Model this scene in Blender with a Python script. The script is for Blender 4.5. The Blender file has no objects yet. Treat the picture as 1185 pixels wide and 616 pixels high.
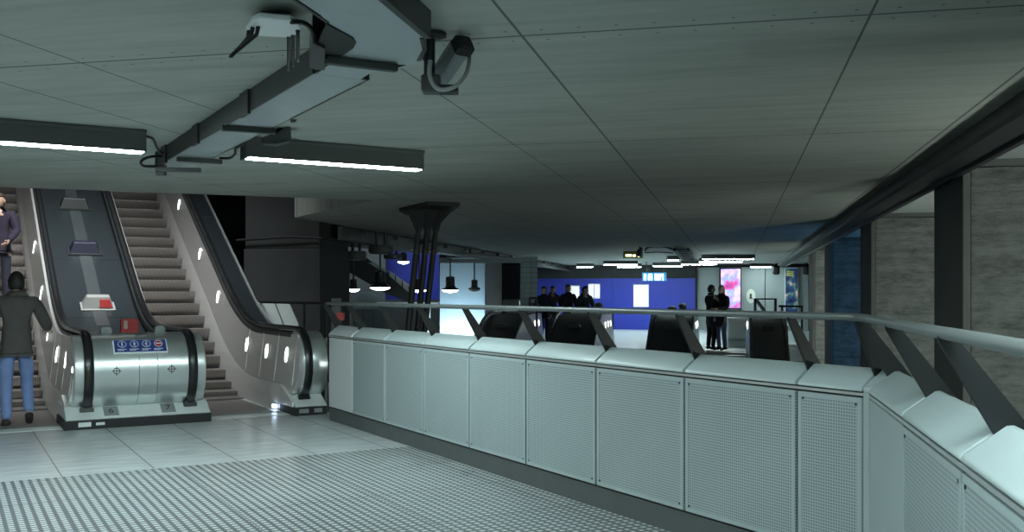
import bpy, bmesh, math, random
from mathutils import Vector, Matrix
R = math.radians
random.seed(7)
sc = bpy.context.scene
COL = sc.collection
CH = 1.5                       # eye height of the camera, metres
F, CX, HY = 1120.0, 592.5, 340.0
A_UV = math.atan2(657.5, F)    # heading of the escalator hall's own grid
A_PQ = -math.atan2(257.5, F)   # heading of the ceiling's grid
ROT = {'uv': A_UV, 'pq': A_PQ, 'w': 0.0}

def fr(frame, x, y, z=0.0):
    a = ROT[frame]
    return Vector((x*math.cos(a)-y*math.sin(a), x*math.sin(a)+y*math.cos(a), z))
def to(frame, w):
    a = -ROT[frame]
    return Vector((w[0]*math.cos(a)-w[1]*math.sin(a), w[0]*math.sin(a)+w[1]*math.cos(a), w[2]))
def at(px, py, Y):             # the point of the place seen at a pixel of the photograph, at distance Y
    return Vector(((px-CX)/F*Y, Y, CH-(py-HY)/F*Y))
def atz(px, py, z):
    return at(px, py, (CH-z)*F/(py-HY))
def at_y(frame, px, y, z=0):   # point at frame-y with that column
    t = (px-CX)/F; a = ROT[frame]; c, s = math.cos(a), math.sin(a)
    x = y*(t*c+s)/(c-t*s)
    return Vector((x, y, z))
def at_x(frame, px, x):
    t = (px-CX)/F; a = ROT[frame]; c, s = math.cos(a), math.sin(a)
    y = x*(c-t*s)/(t*c+s)
    return Vector((x, y, 0))

# ------------------------------------------------------------ objects
META = {}
def tag(o, label=None, cat=None, group=None, kind=None):
    if label: o['label'] = label
    if cat: o['category'] = cat
    if group: o['group'] = group
    if kind: o['kind'] = kind
    return o
def thing(name, label, cat, frame='w', base=(0, 0, 0), group=None):
    o = bpy.data.objects.new(name, None); COL.objects.link(o)
    o.empty_display_size = .1
    o.location = fr(frame, *base); o.rotation_euler = (0, 0, ROT[frame])
    META[o.name] = (frame, Vector(base))
    return tag(o, label, cat, group)

class MB:
    def __init__(s): s.bm = bmesh.new(); s.mi = 0
    def _f(s, vs):
        try:
            f = s.bm.faces.new(vs); f.material_index = s.mi; return f
        except ValueError: return None
    def v(s, p): return s.bm.verts.new(p)
    def box(s, x0, x1, y0, y1, z0, z1):
        P = [s.v((x, y, z)) for z in (z0, z1) for y in (y0, y1) for x in (x0, x1)]
        for q in ((0,2,3,1),(4,5,7,6),(0,1,5,4),(2,6,7,3),(0,4,6,2),(1,3,7,5)): s._f([P[i] for i in q])
        return s
    def hexa(s, a, b):          # two quads (lists of four points), joined
        A = [s.v(p) for p in a]; B = [s.v(p) for p in b]; n = len(A)
        s._f(A[::-1]); s._f(B)
        for i in range(n): s._f([A[i], A[(i+1)%n], B[(i+1)%n], B[i]])
        return s
    def prism(s, poly, z0, z1):
        return s.hexa([(x, y, z0) for x, y in poly], [(x, y, z1) for x, y in poly])
    def prism_x(s, poly, x0, x1):   # poly in (y,z), extruded in x
        return s.hexa([(x0, y, z) for y, z in poly], [(x1, y, z) for y, z in poly])
    def prism_y(s, poly, y0, y1):   # poly in (x,z)
        return s.hexa([(x, y0, z) for x, z in poly], [(x, y1, z) for x, z in poly])
    def sweep(s, rings, cap=True, closed=True):
        L = [[s.v(p) for p in r] for r in rings]; n = len(L[0])
        for a, b in zip(L, L[1:]):
            for i in range(n if closed else n-1): s._f([a[i], a[(i+1)%n], b[(i+1)%n], b[i]])
        if cap and closed: s._f(L[0][::-1]); s._f(L[-1])
        return s
    def tube(s, pts, r, seg=10, ry=None):
        pts = [Vector(p) for p in pts]; rings = []
        rr = r if isinstance(r, (list, tuple)) else [r]*len(pts)
        up0 = Vector((0, 0, 1)); prev = None
        for i, p in enumerate(pts):
            d = (pts[min(i+1, len(pts)-1)]-pts[max(i-1, 0)]).normalized()
            if prev is None:
                n = up0 if abs(d.dot(up0)) < .95 else Vector((1, 0, 0))
            else: n = prev
            n = (n-d*n.dot(d)).normalized(); b = d.cross(n); prev = n
            k = ry/r if ry else 1
            rings.append([p+(n*math.cos(t)*k+b*math.sin(t))*rr[i] for t in [2*math.pi*j/seg for j in range(seg)]])
        return s.sweep(rings)
    def lathe(s, prof, c=(0, 0, 0), seg=24, axis='z'):
        rings = []
        for r, h in prof:
            ring = []
            for j in range(seg):
                t = 2*math.pi*j/seg; x, y = r*math.cos(t), r*math.sin(t)
                q = (x, y, h) if axis == 'z' else ((h, x, y) if axis == 'x' else (y, h, x))
                ring.append(Vector(c)+Vector(q))
            rings.append(ring)
        return s.sweep(rings)
    def ball(s, c, rx, ry, rz, seg=12):
        pr = [(max(1e-4, math.sin(math.pi*i/8)), -math.cos(math.pi*i/8)) for i in range(9)]
        rings = [[Vector(c)+Vector((rx*r*math.cos(2*math.pi*j/seg), ry*r*math.sin(2*math.pi*j/seg), rz*h)) for j in range(seg)] for r, h in pr]
        return s.sweep(rings)
    def build(s, name, mats, parent=None, frame=None, base=None, bevel=0, smooth=False, seg=2, label=None):
        if parent is not None:
            p = parent
            while p.name not in META: p = p.parent
            frame, base = META[p.name]
        elif frame is None: frame, base = 'w', Vector((0, 0, 0))
        base = Vector(base)
        for v in s.bm.verts: v.co = v.co-base
        bmesh.ops.recalc_face_normals(s.bm, faces=s.bm.faces)
        if smooth:
            for f in s.bm.faces: f.smooth = True
            for e in s.bm.edges:
                if len(e.link_faces) == 2 and e.calc_face_angle(0) > R(38): e.smooth = False
        me = bpy.data.meshes.new(name); s.bm.to_mesh(me); s.bm.free()
        for m in (mats if isinstance(mats, (list, tuple)) else [mats]): me.materials.append(m)
        o = bpy.data.objects.new(name, me); COL.objects.link(o)
        if parent is not None: o.parent = parent
        else:
            o.location = fr(frame, *base); o.rotation_euler = (0, 0, ROT[frame])
            META[o.name] = (frame, base)
        if bevel:
            m = o.modifiers.new('bevel', 'BEVEL'); m.width = bevel; m.segments = seg; m.limit_method = 'ANGLE'; m.angle_limit = R(35)
            m.harden_normals = False
        if label: o['label'] = label
        return o
def struct(mb, name, mat, frame='w', base=(0, 0, 0), **k):
    return tag(mb.build(name, mat, None, frame, base, **k), kind='structure')
def solo(mb, name, mat, label, cat, frame='w', base=(0, 0, 0), group=None, **k):
    return tag(mb.build(name, mat, None, frame, base, **k), label, cat, group)

# ------------------------------------------------------------ materials
class NT:
    def __init__(s, name):
        s.m = bpy.data.materials.new(name); s.m.use_nodes = True
        s.t = s.m.node_tree; s.b = s.t.nodes['Principled BSDF']
        s.co = None
    def n(s, typ, **k):
        x = s.t.nodes.new(typ)
        for a, b in k.items(): setattr(x, a, b)
        return x
    def L(s, a, b): s.t.links.new(a, b)
    def inp(s, sock, v):
        if v is None: return
        if isinstance(v, bpy.types.NodeSocket): s.L(v, sock)
        else: sock.default_value = v
    def obj(s):
        if not s.co:
            s.co = s.n('ShaderNodeTexCoord').outputs['Object']
        return s.co
    def xyz(s):
        x = s.n('ShaderNodeSeparateXYZ'); s.L(s.obj(), x.inputs[0]); return x.outputs
    def m_(s, op, a, b=None, c=None):
        x = s.n('ShaderNodeMath', operation=op)
        s.inp(x.inputs[0], a); s.inp(x.inputs[1], b)
        if c is not None: s.inp(x.inputs[2], c)
        return x.outputs[0]
    def scale(s, v, sc_):
        x = s.n('ShaderNodeVectorMath', operation='MULTIPLY'); s.L(v, x.inputs[0]); x.inputs[1].default_value = sc_; return x.outputs[0]
    def noise(s, sc_, det=4, rough=.55, stretch=(1, 1, 1)):
        x = s.n('ShaderNodeTexNoise'); s.L(s.scale(s.obj(), stretch), x.inputs['Vector'])
        x.inputs['Scale'].default_value = sc_; x.inputs['Detail'].default_value = det; x.inputs['Roughness'].default_value = rough
        return x.outputs['Fac']
    def voro(s, sc_, stretch=(1, 1, 1), feat='F1'):
        x = s.n('ShaderNodeTexVoronoi', feature=feat); s.L(s.scale(s.obj(), stretch), x.inputs['Vector']); x.inputs['Scale'].default_value = sc_
        return x.outputs['Distance']
    def ramp(s, fac, stops):
        x = s.n('ShaderNodeValToRGB'); s.L(fac, x.inputs[0]); e = x.color_ramp.elements
        while len(e) < len(stops): e.new(.5)
        for i, (p, c) in enumerate(stops):
            e[i].position = p; e[i].color = (c, c, c, 1) if not isinstance(c, (tuple, list)) else (*c, 1)
        return x.outputs[0]
    def mix(s, fac, a, b, mode='MIX'):
        x = s.n('ShaderNodeMix', data_type='RGBA', blend_type=mode)
        s.inp(x.inputs[0], fac)
        s.inp(x.inputs[6], (*a, 1) if isinstance(a, tuple) else a); s.inp(x.inputs[7], (*b, 1) if isinstance(b, tuple) else b)
        return x.outputs[2]
    def line(s, x, pos, half):    # 1 inside |x-pos|<half
        return s.m_('LESS_THAN', s.m_('ABSOLUTE', s.m_('SUBTRACT', x, pos)), half)
    def rep(s, x, pitch, off, half):   # repeated lines
        w = s.m_('WRAP', s.m_('SUBTRACT', x, off), pitch/2, -pitch/2)
        return s.m_('LESS_THAN', s.m_('ABSOLUTE', w), half)
    def bump(s, h, dist=.01, st=.5):
        x = s.n('ShaderNodeBump'); x.inputs['Strength'].default_value = st; x.inputs['Distance'].default_value = dist
        s.L(h, x.inputs['Height']); s.L(x.outputs[0], s.b.inputs['Normal'])
    def set(s, col=None, rough=None, metal=None, spec=None):
        if col is not None: s.inp(s.b.inputs['Base Color'], (*col, 1) if isinstance(col, tuple) else col)
        s.inp(s.b.inputs['Roughness'], rough); s.inp(s.b.inputs['Metallic'], metal)
        s.inp(s.b.inputs['Specular IOR Level'], spec)
        return s.m
MATS = {}
def mat(name, col, rough=.5, metal=0., var=.12, ns=6, bump=0, stretch=(1, 1, 1), spec=None):
    if name in MATS: return MATS[name]
    n = NT(name); f = n.noise(ns, stretch=stretch)
    c = n.mix(f, tuple(x*(1-var) for x in col), tuple(min(1, x*(1+var)) for x in col))
    n.set(c, rough, metal, spec)
    if bump: n.bump(f, .004, bump)
    MATS[name] = n.m; return n.m
def emit(name, col, st, base=(.8, .8, .8)):
    if name in MATS: return MATS[name]
    n = NT(name); n.set(base, .4)
    n.b.inputs['Emission Color'].default_value = (*col, 1); n.b.inputs['Emission Strength'].default_value = st
    MATS[name] = n.m; return n.m
LAMP = (.80, .99, 1.0)
def concrete_ceiling():
    n = NT('cast_concrete_ceiling'); X, Y, Z = n.xyz()
    a = n.noise(1.1, 6, .6, (.5, 2.2, 1)); b = n.noise(3.0, 5, .6, (.35, 3.0, 1)); c = n.noise(60, 2, .6)
    f = n.m_('MULTIPLY_ADD', a, .6, n.m_('MULTIPLY_ADD', b, .45, n.m_('MULTIPLY', c, .12)))
    col = n.ramp(f, [(.3, (.25, .275, .245)), (.52, (.375, .405, .365)), (.75, (.47, .495, .45))])
    ln = None
    for p, h in ((.57, .006), (-.964, .007), (-1.73, .005), (-3.31, .006), (-4.06, .007), (1.50, .008), (-5.6, .006)):
        l = n.line(X, p, h); ln = l if ln is None else n.m_('MAXIMUM', ln, l)
    l2 = n.rep(Y, 3.2, 4.4, .010); l3 = n.m_('MULTIPLY', n.rep(Y, 1.067, 4.4, .004), .35)
    ln = n.m_('MAXIMUM', ln, n.m_('MAXIMUM', l2, l3))
    # tie-bolt dots on both sides of the long joint
    wx = n.m_('WRAP', n.m_('SUBTRACT', X, .08), .17, 0.0); wx = n.m_('SUBTRACT', wx, .085)
    wy = n.m_('WRAP', n.m_('SUBTRACT', Y, 4.4), 1.6, -1.6)
    wy = n.m_('SUBTRACT', n.m_('ABSOLUTE', wy), .085)
    d = n.m_('SQRT', n.m_('ADD', n.m_('MULTIPLY', wx, wx), n.m_('MULTIPLY', wy, wy)))
    dots = n.m_('MULTIPLY', n.m_('LESS_THAN', d, .009), .8)
    dark = n.m_('MAXIMUM', ln, dots)
    col = n.mix(n.m_('MULTIPLY', dark, .75), col, (.03, .035, .033))
    n.bump(n.m_('SUBTRACT', b, dark), .006, .25)
    return n.set(col, .7, 0, .3)
def concrete_rough():
    n = NT('hammered_concrete')
    a = n.noise(2.0, 8, .65, (1, 1, 1.6)); v = n.noise(8, 7, .75, (.55, .55, 1.7)); s_ = n.noise(1.2, 4, .6, (.3, .3, 8))
    f = n.m_('MULTIPLY_ADD', a, .3, n.m_('MULTIPLY_ADD', v, .5, n.m_('MULTIPLY', s_, .3)))
    col = n.ramp(f, [(.40, (.06, .066, .06)), (.49, (.165, .176, .165)), (.57, (.245, .258, .243)), (.73, (.38, .395, .375))])
    n.bump(n.m_('ADD', v, n.m_('MULTIPLY', a, .6)), .12, 1.0); return n.set(col, .9, 0, .2)
def floor_mat():
    n = NT('terrazzo_and_studded_floor'); X, Y, Z = n.xyz()
    stone = n.ramp(n.noise(4, 6, .6, (.6, 3.2, 1)), [(.3, (.33, .35, .355)), (.5, (.42, .445, .45)), (.7, (.51, .535, .54))])
    jl = n.m_('MAXIMUM', n.rep(X, .72, 1.555, .006), n.rep(Y, 2.93, 11.6, .006))
    stone = n.mix(n.m_('MULTIPLY', jl, .75), stone, (.08, .09, .09))
    stone = n.mix(n.m_('MULTIPLY', n.noise(90, 2), .12), stone, (.6, .62, .62))
    stud = n.m_('LESS_THAN', Y, 8.70)
    px, py = .0625, .0625
    wx = n.m_('ABSOLUTE', n.m_('WRAP', X, px/2, -px/2)); wy = n.m_('ABSOLUTE', n.m_('WRAP', Y, py/2, -py/2))
    def sm(w): 
        r = n.n('ShaderNodeMapRange', interpolation_type='SMOOTHSTEP'); n.L(w, r.inputs[0])
        r.inputs[1].default_value = .014; r.inputs[2].default_value = .022; r.inputs[3].default_value = 1; r.inputs[4].default_value = 0
        return r.outputs[0]
    dot = n.m_('MULTIPLY', sm(wx), sm(wy))
    tj = n.m_('MAXIMUM', n.rep(X, 1.01, 1.744, .005), n.rep(Y, 1.0, 8.7, .005))
    wear = n.noise(1.3, 5, .6)
    lo = n.mix(wear, (.095, .107, .11), (.17, .185, .19)); hi = n.mix(wear, (.42, .45, .455), (.52, .55, .55))
    tile = n.mix(dot, lo, hi)
    tile = n.mix(n.m_('MULTIPLY', tj, .7), tile, (.10, .11, .11))
    col = n.mix(stud, stone, tile)
    return n.set(col, .27, 0, .5)
def perf_panel(name, pitch=.0165, rad=.34, plain=False):
    n = NT(name); X, Y, Z = n.xyz()
    base = n.mix(n.noise(2, 3), (.315, .375, .378), (.365, .425, .425))
    if not plain:
        ya = n.m_('ABSOLUTE', n.m_('WRAP', Y, pitch/2, -pitch/2)); za = n.m_('ABSOLUTE', n.m_('WRAP', Z, pitch/2, -pitch/2))
        d = n.m_('SQRT', n.m_('ADD', n.m_('MULTIPLY', ya, ya), n.m_('MULTIPLY', za, za)))
        r = n.n('ShaderNodeMapRange', interpolation_type='SMOOTHSTEP'); n.L(d, r.inputs[0])
        r.inputs[1].default_value = pitch*(rad-.1); r.inputs[2].default_value = pitch*(rad+.1); r.inputs[3].default_value = 1; r.inputs[4].default_value = 0
        base = n.mix(n.m_('MULTIPLY', r.outputs[0], .62), base, (.05, .06, .062))
    return n.set(base, .42, 0, .5)
def brushed(name, col, rough=.3, stretch=(1, 1, 40), ns=6, metal=.92):
    n = NT(name); f = n.noise(ns, 5, .6, stretch); g = n.noise(1.5, 3)
    c = n.mix(f, tuple(x*.975 for x in col), tuple(min(1, x*1.02) for x in col))
    rr = n.m_('MULTIPLY_ADD', f, .02, n.m_('MULTIPLY_ADD', g, .03, rough-.03))
    return n.set(c, rr, metal)
def tread_mat():
    n = NT('grooved_step_metal'); X, Y, Z = n.xyz()
    g = n.rep(X, .018, 0, .0045); f = n.noise(3, 4)
    c = n.mix(n.m_('MULTIPLY', g, .6), n.mix(f, (.25, .232, .215), (.38, .355, .33)), (.04, .04, .042))
    n.bump(g, .004, -.4); return n.set(c, .42, .55)
def tile_mat(name, a, b, px=.3, pz=.15):
    n = NT(name); X, Y, Z = n.xyz()
    j = n.m_('MAXIMUM', n.rep(n.m_('ADD', X, Y), px, 0, .008), n.rep(Z, pz, 0, .008))
    c = n.mix(n.noise(4, 4), a, b); return n.set(n.mix(n.m_('MULTIPLY', j, .7), c, (.05, .06, .06)), .4)
def poster_mat(name, cols, sc_, st):
    n = NT(name); v = n.n('ShaderNodeTexNoise'); n.L(n.obj(), v.inputs[0]); v.inputs['Scale'].default_value = sc_; v.inputs['Detail'].default_value = 4
    c = n.ramp(v.outputs['Fac'], cols); n.set(c, .4)
    n.L(c, n.b.inputs['Emission Color']); n.b.inputs['Emission Strength'].default_value = st
    return n.m
M = dict(
 ceil=concrete_ceiling(), rough=concrete_rough(), floor=floor_mat(),
 perf=perf_panel('perforated_pale_panel'), plain=perf_panel('plain_pale_panel', plain=True),
 steel=brushed('brushed_steel', (.62, .64, .63), .33, metal=.7), steel_h=brushed('brushed_steel_drum', (.62, .67, .66), .30, (1, 30, 30), 3, metal=.8),
 steel_warm=brushed('brushed_steel_balustrade', (.68, .68, .66), .30, (3, 3, 3), metal=.6),
 tread=tread_mat(),
 cap=mat('pale_cap_paint', (.40, .47, .47), .38, 0, .06, 3),
 satin=mat('satin_grey_rail', (.13, .148, .145), .40, .3, .1, 4),
 fin=mat('dark_grey_fin', (.014, .016, .016), .5, 0, .15, 4, spec=.3),
 skirt=mat('grey_skirting', (.075, .085, .082), .5, 0, .25, 4),
 black=mat('black_rubber', (.012, .013, .014), .28, 0, .2, 5),
 blk=mat('black_paint', (.009, .010, .011), .6, 0, .2, 4),
 dark=mat('dark_grey_metal', (.032, .037, .037), .45, .3, .2, 4),
 gal=mat('galvanised_lid', (.40, .46, .48), .45, .25, .12, 5),
 hous=mat('grey_lamp_housing', (.075, .085, .083), .5, .1, .15, 5),
 deck=brushed('dark_deck_sheet', (.026, .036, .040), .36, (6, 1, 1), metal=.35),
 white=mat('white_plastic', (.84, .90, .90), .35, 0, .04, 3),
 tube=emit('lamp_diffuser', LAMP, 108), tube_far=emit('far_lamp_diffuser', LAMP, 52),
 oval_far=emit('far_oval_glow', (.95, 1, .95), 2.2), oval=emit('oval_lamp_glow', (.95, 1, .95), 6),
 plinth=mat('pale_plinth_sheet', (.66, .71, .70), .35, .2, .08, 4),
 sign=mat('blue_sign', (.02, .045, .22), .35, 0, .06, 3), ink=mat('white_sign_ink', (.70, .74, .78), .4, 0, .03, 3),
 red=mat('red_plastic', (.45, .03, .03), .4, 0, .1, 3), grey=mat('mid_grey', (.2, .22, .22), .5, 0, .12, 4),
 conc=mat('dark_smooth_concrete', (.085, .09, .085), .85, 0, .3, 2.2, .3), concl=mat('pale_soffit_concrete', (.42, .45, .43), .85, 0, .2, 2.5, .3),
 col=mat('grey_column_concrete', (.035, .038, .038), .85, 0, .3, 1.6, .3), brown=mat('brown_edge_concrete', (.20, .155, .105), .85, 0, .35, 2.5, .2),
 blue=mat('blue_hoarding', (.04, .065, .52), .45, 0, .10, 1.5), lblue=mat('pale_blue_wall', (.45, .62, .72), .7, 0, .1, 1),
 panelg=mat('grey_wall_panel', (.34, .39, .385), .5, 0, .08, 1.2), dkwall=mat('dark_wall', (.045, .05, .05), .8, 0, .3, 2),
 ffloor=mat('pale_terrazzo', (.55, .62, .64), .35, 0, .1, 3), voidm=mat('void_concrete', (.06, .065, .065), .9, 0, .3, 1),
 gtile=tile_mat('green_grey_tile', (.15, .20, .19), (.24, .29, .28)),
 paper=emit('glowing_map_sheet', (.95, 1, 1), .55, (.8, .82, .82)),  # plain white sheet with a weak emission
 skirtm=brushed('lit_skirt_steel', (.78, .78, .76), .30, metal=.45), psteel=brushed('pale_far_steel', (.66, .70, .71), .35, metal=.25),  # skirt steel coloured paler to stand in for lamp light and reflections
 glass=mat('pale_glass_panel', (.55, .62, .60), .2, 0, .08, 3),
)
# ------------------------------------------------------------ the room
CEIL = 2.7
def poly_obj(name, pts, z0, z1, m, frame):
    b = MB(); q = [to(frame, Vector((p[0], p[1], 0))) for p in pts]
    b.prism([(p.x, p.y) for p in q], z0, z1)
    return struct(b, name, m, frame)
UVp = lambda u, v, z=0: fr('uv', v, u, z)
PQp = lambda p, q, z=0: fr('pq', q, p, z)
poly_obj('floor', [UVp(11.75, -8), UVp(11.75, 4.08), UVp(3.3, 4.08), PQp(-7, .78), Vector((-15, -7, 0))], -.3, 0, M['floor'], 'uv')
poly_obj('floor_landing', [UVp(11.75, 3.64), UVp(17, 3.64), UVp(17, 5.6), UVp(11.75, 5.6)], -.3, -.002, M['floor'], 'uv')
poly_obj('floor_far', [PQp(27.5, -10), PQp(27.5, 3.0), PQp(41.2, 3.0), PQp(41.2, -10)], -.35, 0, M['ffloor'], 'pq')
poly_obj('floor_void', [PQp(-8, -32), PQp(-8, 9), PQp(42, 9), PQp(42, -32)], -7.3, -7, M['voidm'], 'pq')
A = atz(0, 216.6, CEIL); B = atz(432, 232, CEIL)
Lf = A+(A-B)*1.6
ud = fr('uv', 0, 1)
s_ = 0.0
while to('pq', B+ud*s_).x > -6.74: s_ += .02
C_ = B+ud*s_
poly_obj('ceiling', [Vector((-20, -7, 0)), PQp(-7, 1.72), PQp(41, 1.72), PQp(41, -6.74), C_, B, Lf], CEIL, CEIL+.35, M['ceil'], 'pq')
# the upstand round the escalator opening
e1 = B+ud*.02; b = MB(); n_ = fr('uv', 1, 0)
w = [to('uv', x) for x in (e1, C_, C_+n_*.15, e1+n_*.15)]
struct(b.prism([(p.x, p.y) for p in w], CEIL+.35, 6.5), 'wall_opening', M['brown'], 'uv')
# pale soffit over the side bays, the channel beam between it and the ceiling
poly_obj('ceiling_bays', [PQp(-7, 1.99), PQp(-7, 8), PQp(41, 8), PQp(41, 1.99)], CEIL+.01, CEIL+.35, M['concl'], 'pq')
b = MB(); b.prism_y([(1.66, 2.71), (1.66, 2.60), (1.70, 2.585), (1.93, 2.585), (1.93, 2.555), (1.985, 2.555), (1.985, 3.0), (1.9, 3.0), (1.9, 2.71)], -7, 41)
struct(b, 'trim_1', M['dark'], 'pq')
b = MB(); b.prism_y([(-6.93, 2.705), (-6.93, 2.46), (-6.73, 2.46), (-6.73, 2.52), (-6.86, 2.54), (-6.86, 2.69), (-6.73, 2.705)], 16.2, 41)
for k in range(14):
    y = 17+k*1.75
    b.box(-6.80, -6.70, y, y+.12, 2.60, 2.67)
struct(b, 'trim_2', M['hous'], 'pq')
# cross walls of the side bays
for i, p in enumerate((9.4, 15.4, 21.8, 26.6, 3.4)):
    b = MB(); b.box(2.075, 8, p, p+1.25, -7, 2.63)
    struct(b, 'wall_bay_%d' % (i+1), M['rough'], 'pq', (3, p, 0))
    b = MB(); b.box(2.0, 2.068, p-.012, p+1.27, -7, 2.69); b.box(2.068, 8, p+.03, p+1.22, 2.63, 2.72)  # dark side sheet: shade of the unlit face put into its colour
    struct(b, 'wall_side_shade_%d' % (i+1), M['conc'], 'pq', (2.1, p, 0), bevel=.008)
b = MB(); b.box(8, 8.3, -7, 41, -7, 3); struct(b, 'wall_right', M['rough'], 'pq')
# far walls
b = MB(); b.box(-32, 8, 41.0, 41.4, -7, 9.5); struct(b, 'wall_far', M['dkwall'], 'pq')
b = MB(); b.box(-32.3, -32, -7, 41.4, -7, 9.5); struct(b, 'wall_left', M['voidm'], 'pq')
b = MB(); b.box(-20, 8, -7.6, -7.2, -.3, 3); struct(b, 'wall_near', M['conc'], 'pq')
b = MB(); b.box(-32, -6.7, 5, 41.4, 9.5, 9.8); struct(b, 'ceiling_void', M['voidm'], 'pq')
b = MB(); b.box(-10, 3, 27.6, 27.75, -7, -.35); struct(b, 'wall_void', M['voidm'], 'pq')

# ------------------------------------------------------------ parapet barrier
bar = thing('parapet_barrier', 'long pale perforated-panel parapet with sloping cap, dark fins and grey handrail', 'barrier', 'w')
corner_u, corner_p = 3.225, 5.04
def framed(fn):   # local builder coords -> world
    return fn
class FB(MB):     # geometry written in a grid frame, built under a world-framed thing
    def __init__(s, frame): super().__init__(); s.fr_ = frame
    def fin(s, name, m, parent, **k):
        for v in s.bm.verts: v.co = fr(s.fr_, *v.co)
        return s.build(name, m, parent, **k)
def grid_child(mb, name, m, parent, frame, org, **k):
    """child whose own axes follow a grid frame (so its pattern does too)"""
    fa, base = META[parent.name]
    for v in mb.bm.verts: v.co = v.co-Vector(org)
    o = mb.build(name, m, None, 'w', (0, 0, 0), **k)
    w = fr(frame, *org); l = w-fr(fa, *base)
    a = -ROT[fa]; o.location = (l.x*math.cos(a)-l.y*math.sin(a), l.x*math.sin(a)+l.y*math.cos(a), l.z)
    o.rotation_euler = (0, 0, ROT[frame]-ROT[fa]); o.parent = parent
    return o
def run(frame, off, seams, plain_idx=(), fins=True, steel_idx=()):
    for i, (a, c) in enumerate(zip(seams, seams[1:])):
        lo, hi = min(a, c)+.009, max(a, c)-.009
        b = MB(); b.box(off, off+.03, lo, hi, .165, .982)
        m = M['plain'] if i in plain_idx else (M['psteel'] if i in steel_idx else M['perf'])
        o = grid_child(b, 'panel', m, bar, frame, (off, (lo+hi)/2, .57), bevel=.006)
        if i not in plain_idx and i not in steel_idx:
            b = MB()                       # plain margin round the perforated field, with a screw in each corner
            for (y0, y1, z0, z1) in ((lo, hi, .165, .192), (lo, hi, .955, .982), (lo, lo+.03, .192, .955), (hi-.03, hi, .192, .955)):
                b.box(off-.0025, off+.004, y0+.003, y1-.003, z0+.001, z1-.001)
            b.mi = 1
            for y in (lo+.035, hi-.035):
                for z in (.20, .947): b.box(off-.004, off+.004, y-.006, y+.006, z-.006, z+.006)
            f = grid_child(b, 'panel_margin', [M['plain'], M['dark']], bar, frame, (off, (lo+hi)/2, .57))
        b = MB()
        prof = [(off-.004, 1.012), (off-.006, 1.022), (off, 1.034), (off+.115, 1.122), (off+.135, 1.124), (off+.15, 1.11), (off+.15, 1.012)]
        b.prism_y(prof, lo+.002, hi-.002)
        grid_child(b, 'cap', M['psteel'] if i in steel_idx else M['cap'], bar, frame, (off, (lo+hi)/2, 1.03), bevel=.012, smooth=True, seg=3)
    if fins:
        for s in seams:
            b = MB()
            b.prism_y([(off+.085, 1.09), (off+.15, 1.0), (off+.21, 1.0), (off+.20, 1.09), (off-.018, 1.376), (off-.068, 1.376), (off-.066, 1.358)], s-.008, s+.008)
            grid_child(b, 'fin', M['fin'], bar, frame, (off+.07, s, 1.0), bevel=.003)
    lo, hi = min(seams), max(seams)
    b = MB(); b.box(off+.032, off+.2, lo, hi, 0, 1.012); grid_child(b, 'core', M['blk'], bar, frame, (off+.1, (lo+hi)/2, .5))
    b = MB(); b.box(off-.004, off+.02, lo, hi, .992, 1.006); grid_child(b, 'lip', M['steel'], bar, frame, (off, (lo+hi)/2, 1))
    b = MB(); b.box(off+.012, off+.031, lo, hi, .001, .150); grid_child(b, 'skirting', M['skirt'], bar, frame, (off, (lo+hi)/2, .08))
V0, Q0 = 3.93, .644
useams = [corner_u+.03, 3.69, 4.60, 5.535, 6.478, 7.424, 8.354, 9.29, 10.215, 10.98]
run('uv', V0, useams, steel_idx=(8,))
pseams = [corner_p-.02, 4.04, 3.03, 2.03, 1.03, .03]
run('pq', Q0, pseams, plain_idx=(0,))
# corner filler of cap and core
cw = [fr('uv', V0+d, corner_u+.03) for d in (0, .14)]; cx = [fr('pq', Q0+d, corner_p-.02) for d in (.14, 0)]
b = MB(); b.hexa([(cw[0].x, cw[0].y, 1.012), (cw[1].x, cw[1].y, 1.012), (cx[0].x, cx[0].y, 1.012), (cx[1].x, cx[1].y, 1.012)],
                 [(cw[0].x, cw[0].y, 1.036), (cw[1].x, cw[1].y, 1.12), (cx[0].x, cx[0].y, 1.12), (cx[1].x, cx[1].y, 1.036)])
b.build('corner_cap', M['cap'], bar, bevel=.004)
b = MB(); b.prism([(cw[0].x, cw[0].y), (cw[1].x, cw[1].y), (cx[0].x, cx[0].y), (cx[1].x, cx[1].y)], 0, 1.012)
b.build('corner_post', M['plain'], bar)
# handrail: one tube round the corner
ct = (fr('uv', V0-.05, corner_u)+fr('pq', Q0-.05, corner_p))/2
pts = [fr('uv', V0-.05, 10.9, 1.385), fr('uv', V0-.05, 7.4, 1.385), fr('uv', V0-.05, corner_u+.22, 1.385)]
pa, pc = pts[-1].copy(), fr('pq', Q0-.05, corner_p-.22, 1.385)
mid = ct.copy(); mid.z = 1.385
for k in range(1, 6):
    t = k/6; pts.append(pa.lerp(mid, t).lerp(mid.lerp(pc, t), t))
pts += [pc, fr('pq', Q0-.05, 2.2, 1.385), fr('pq', Q0-.05, -.2, 1.385)]
b = MB(); b.tube(pts, .0195, 14); b.build('handrail', M['satin'], bar, smooth=True)
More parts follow.
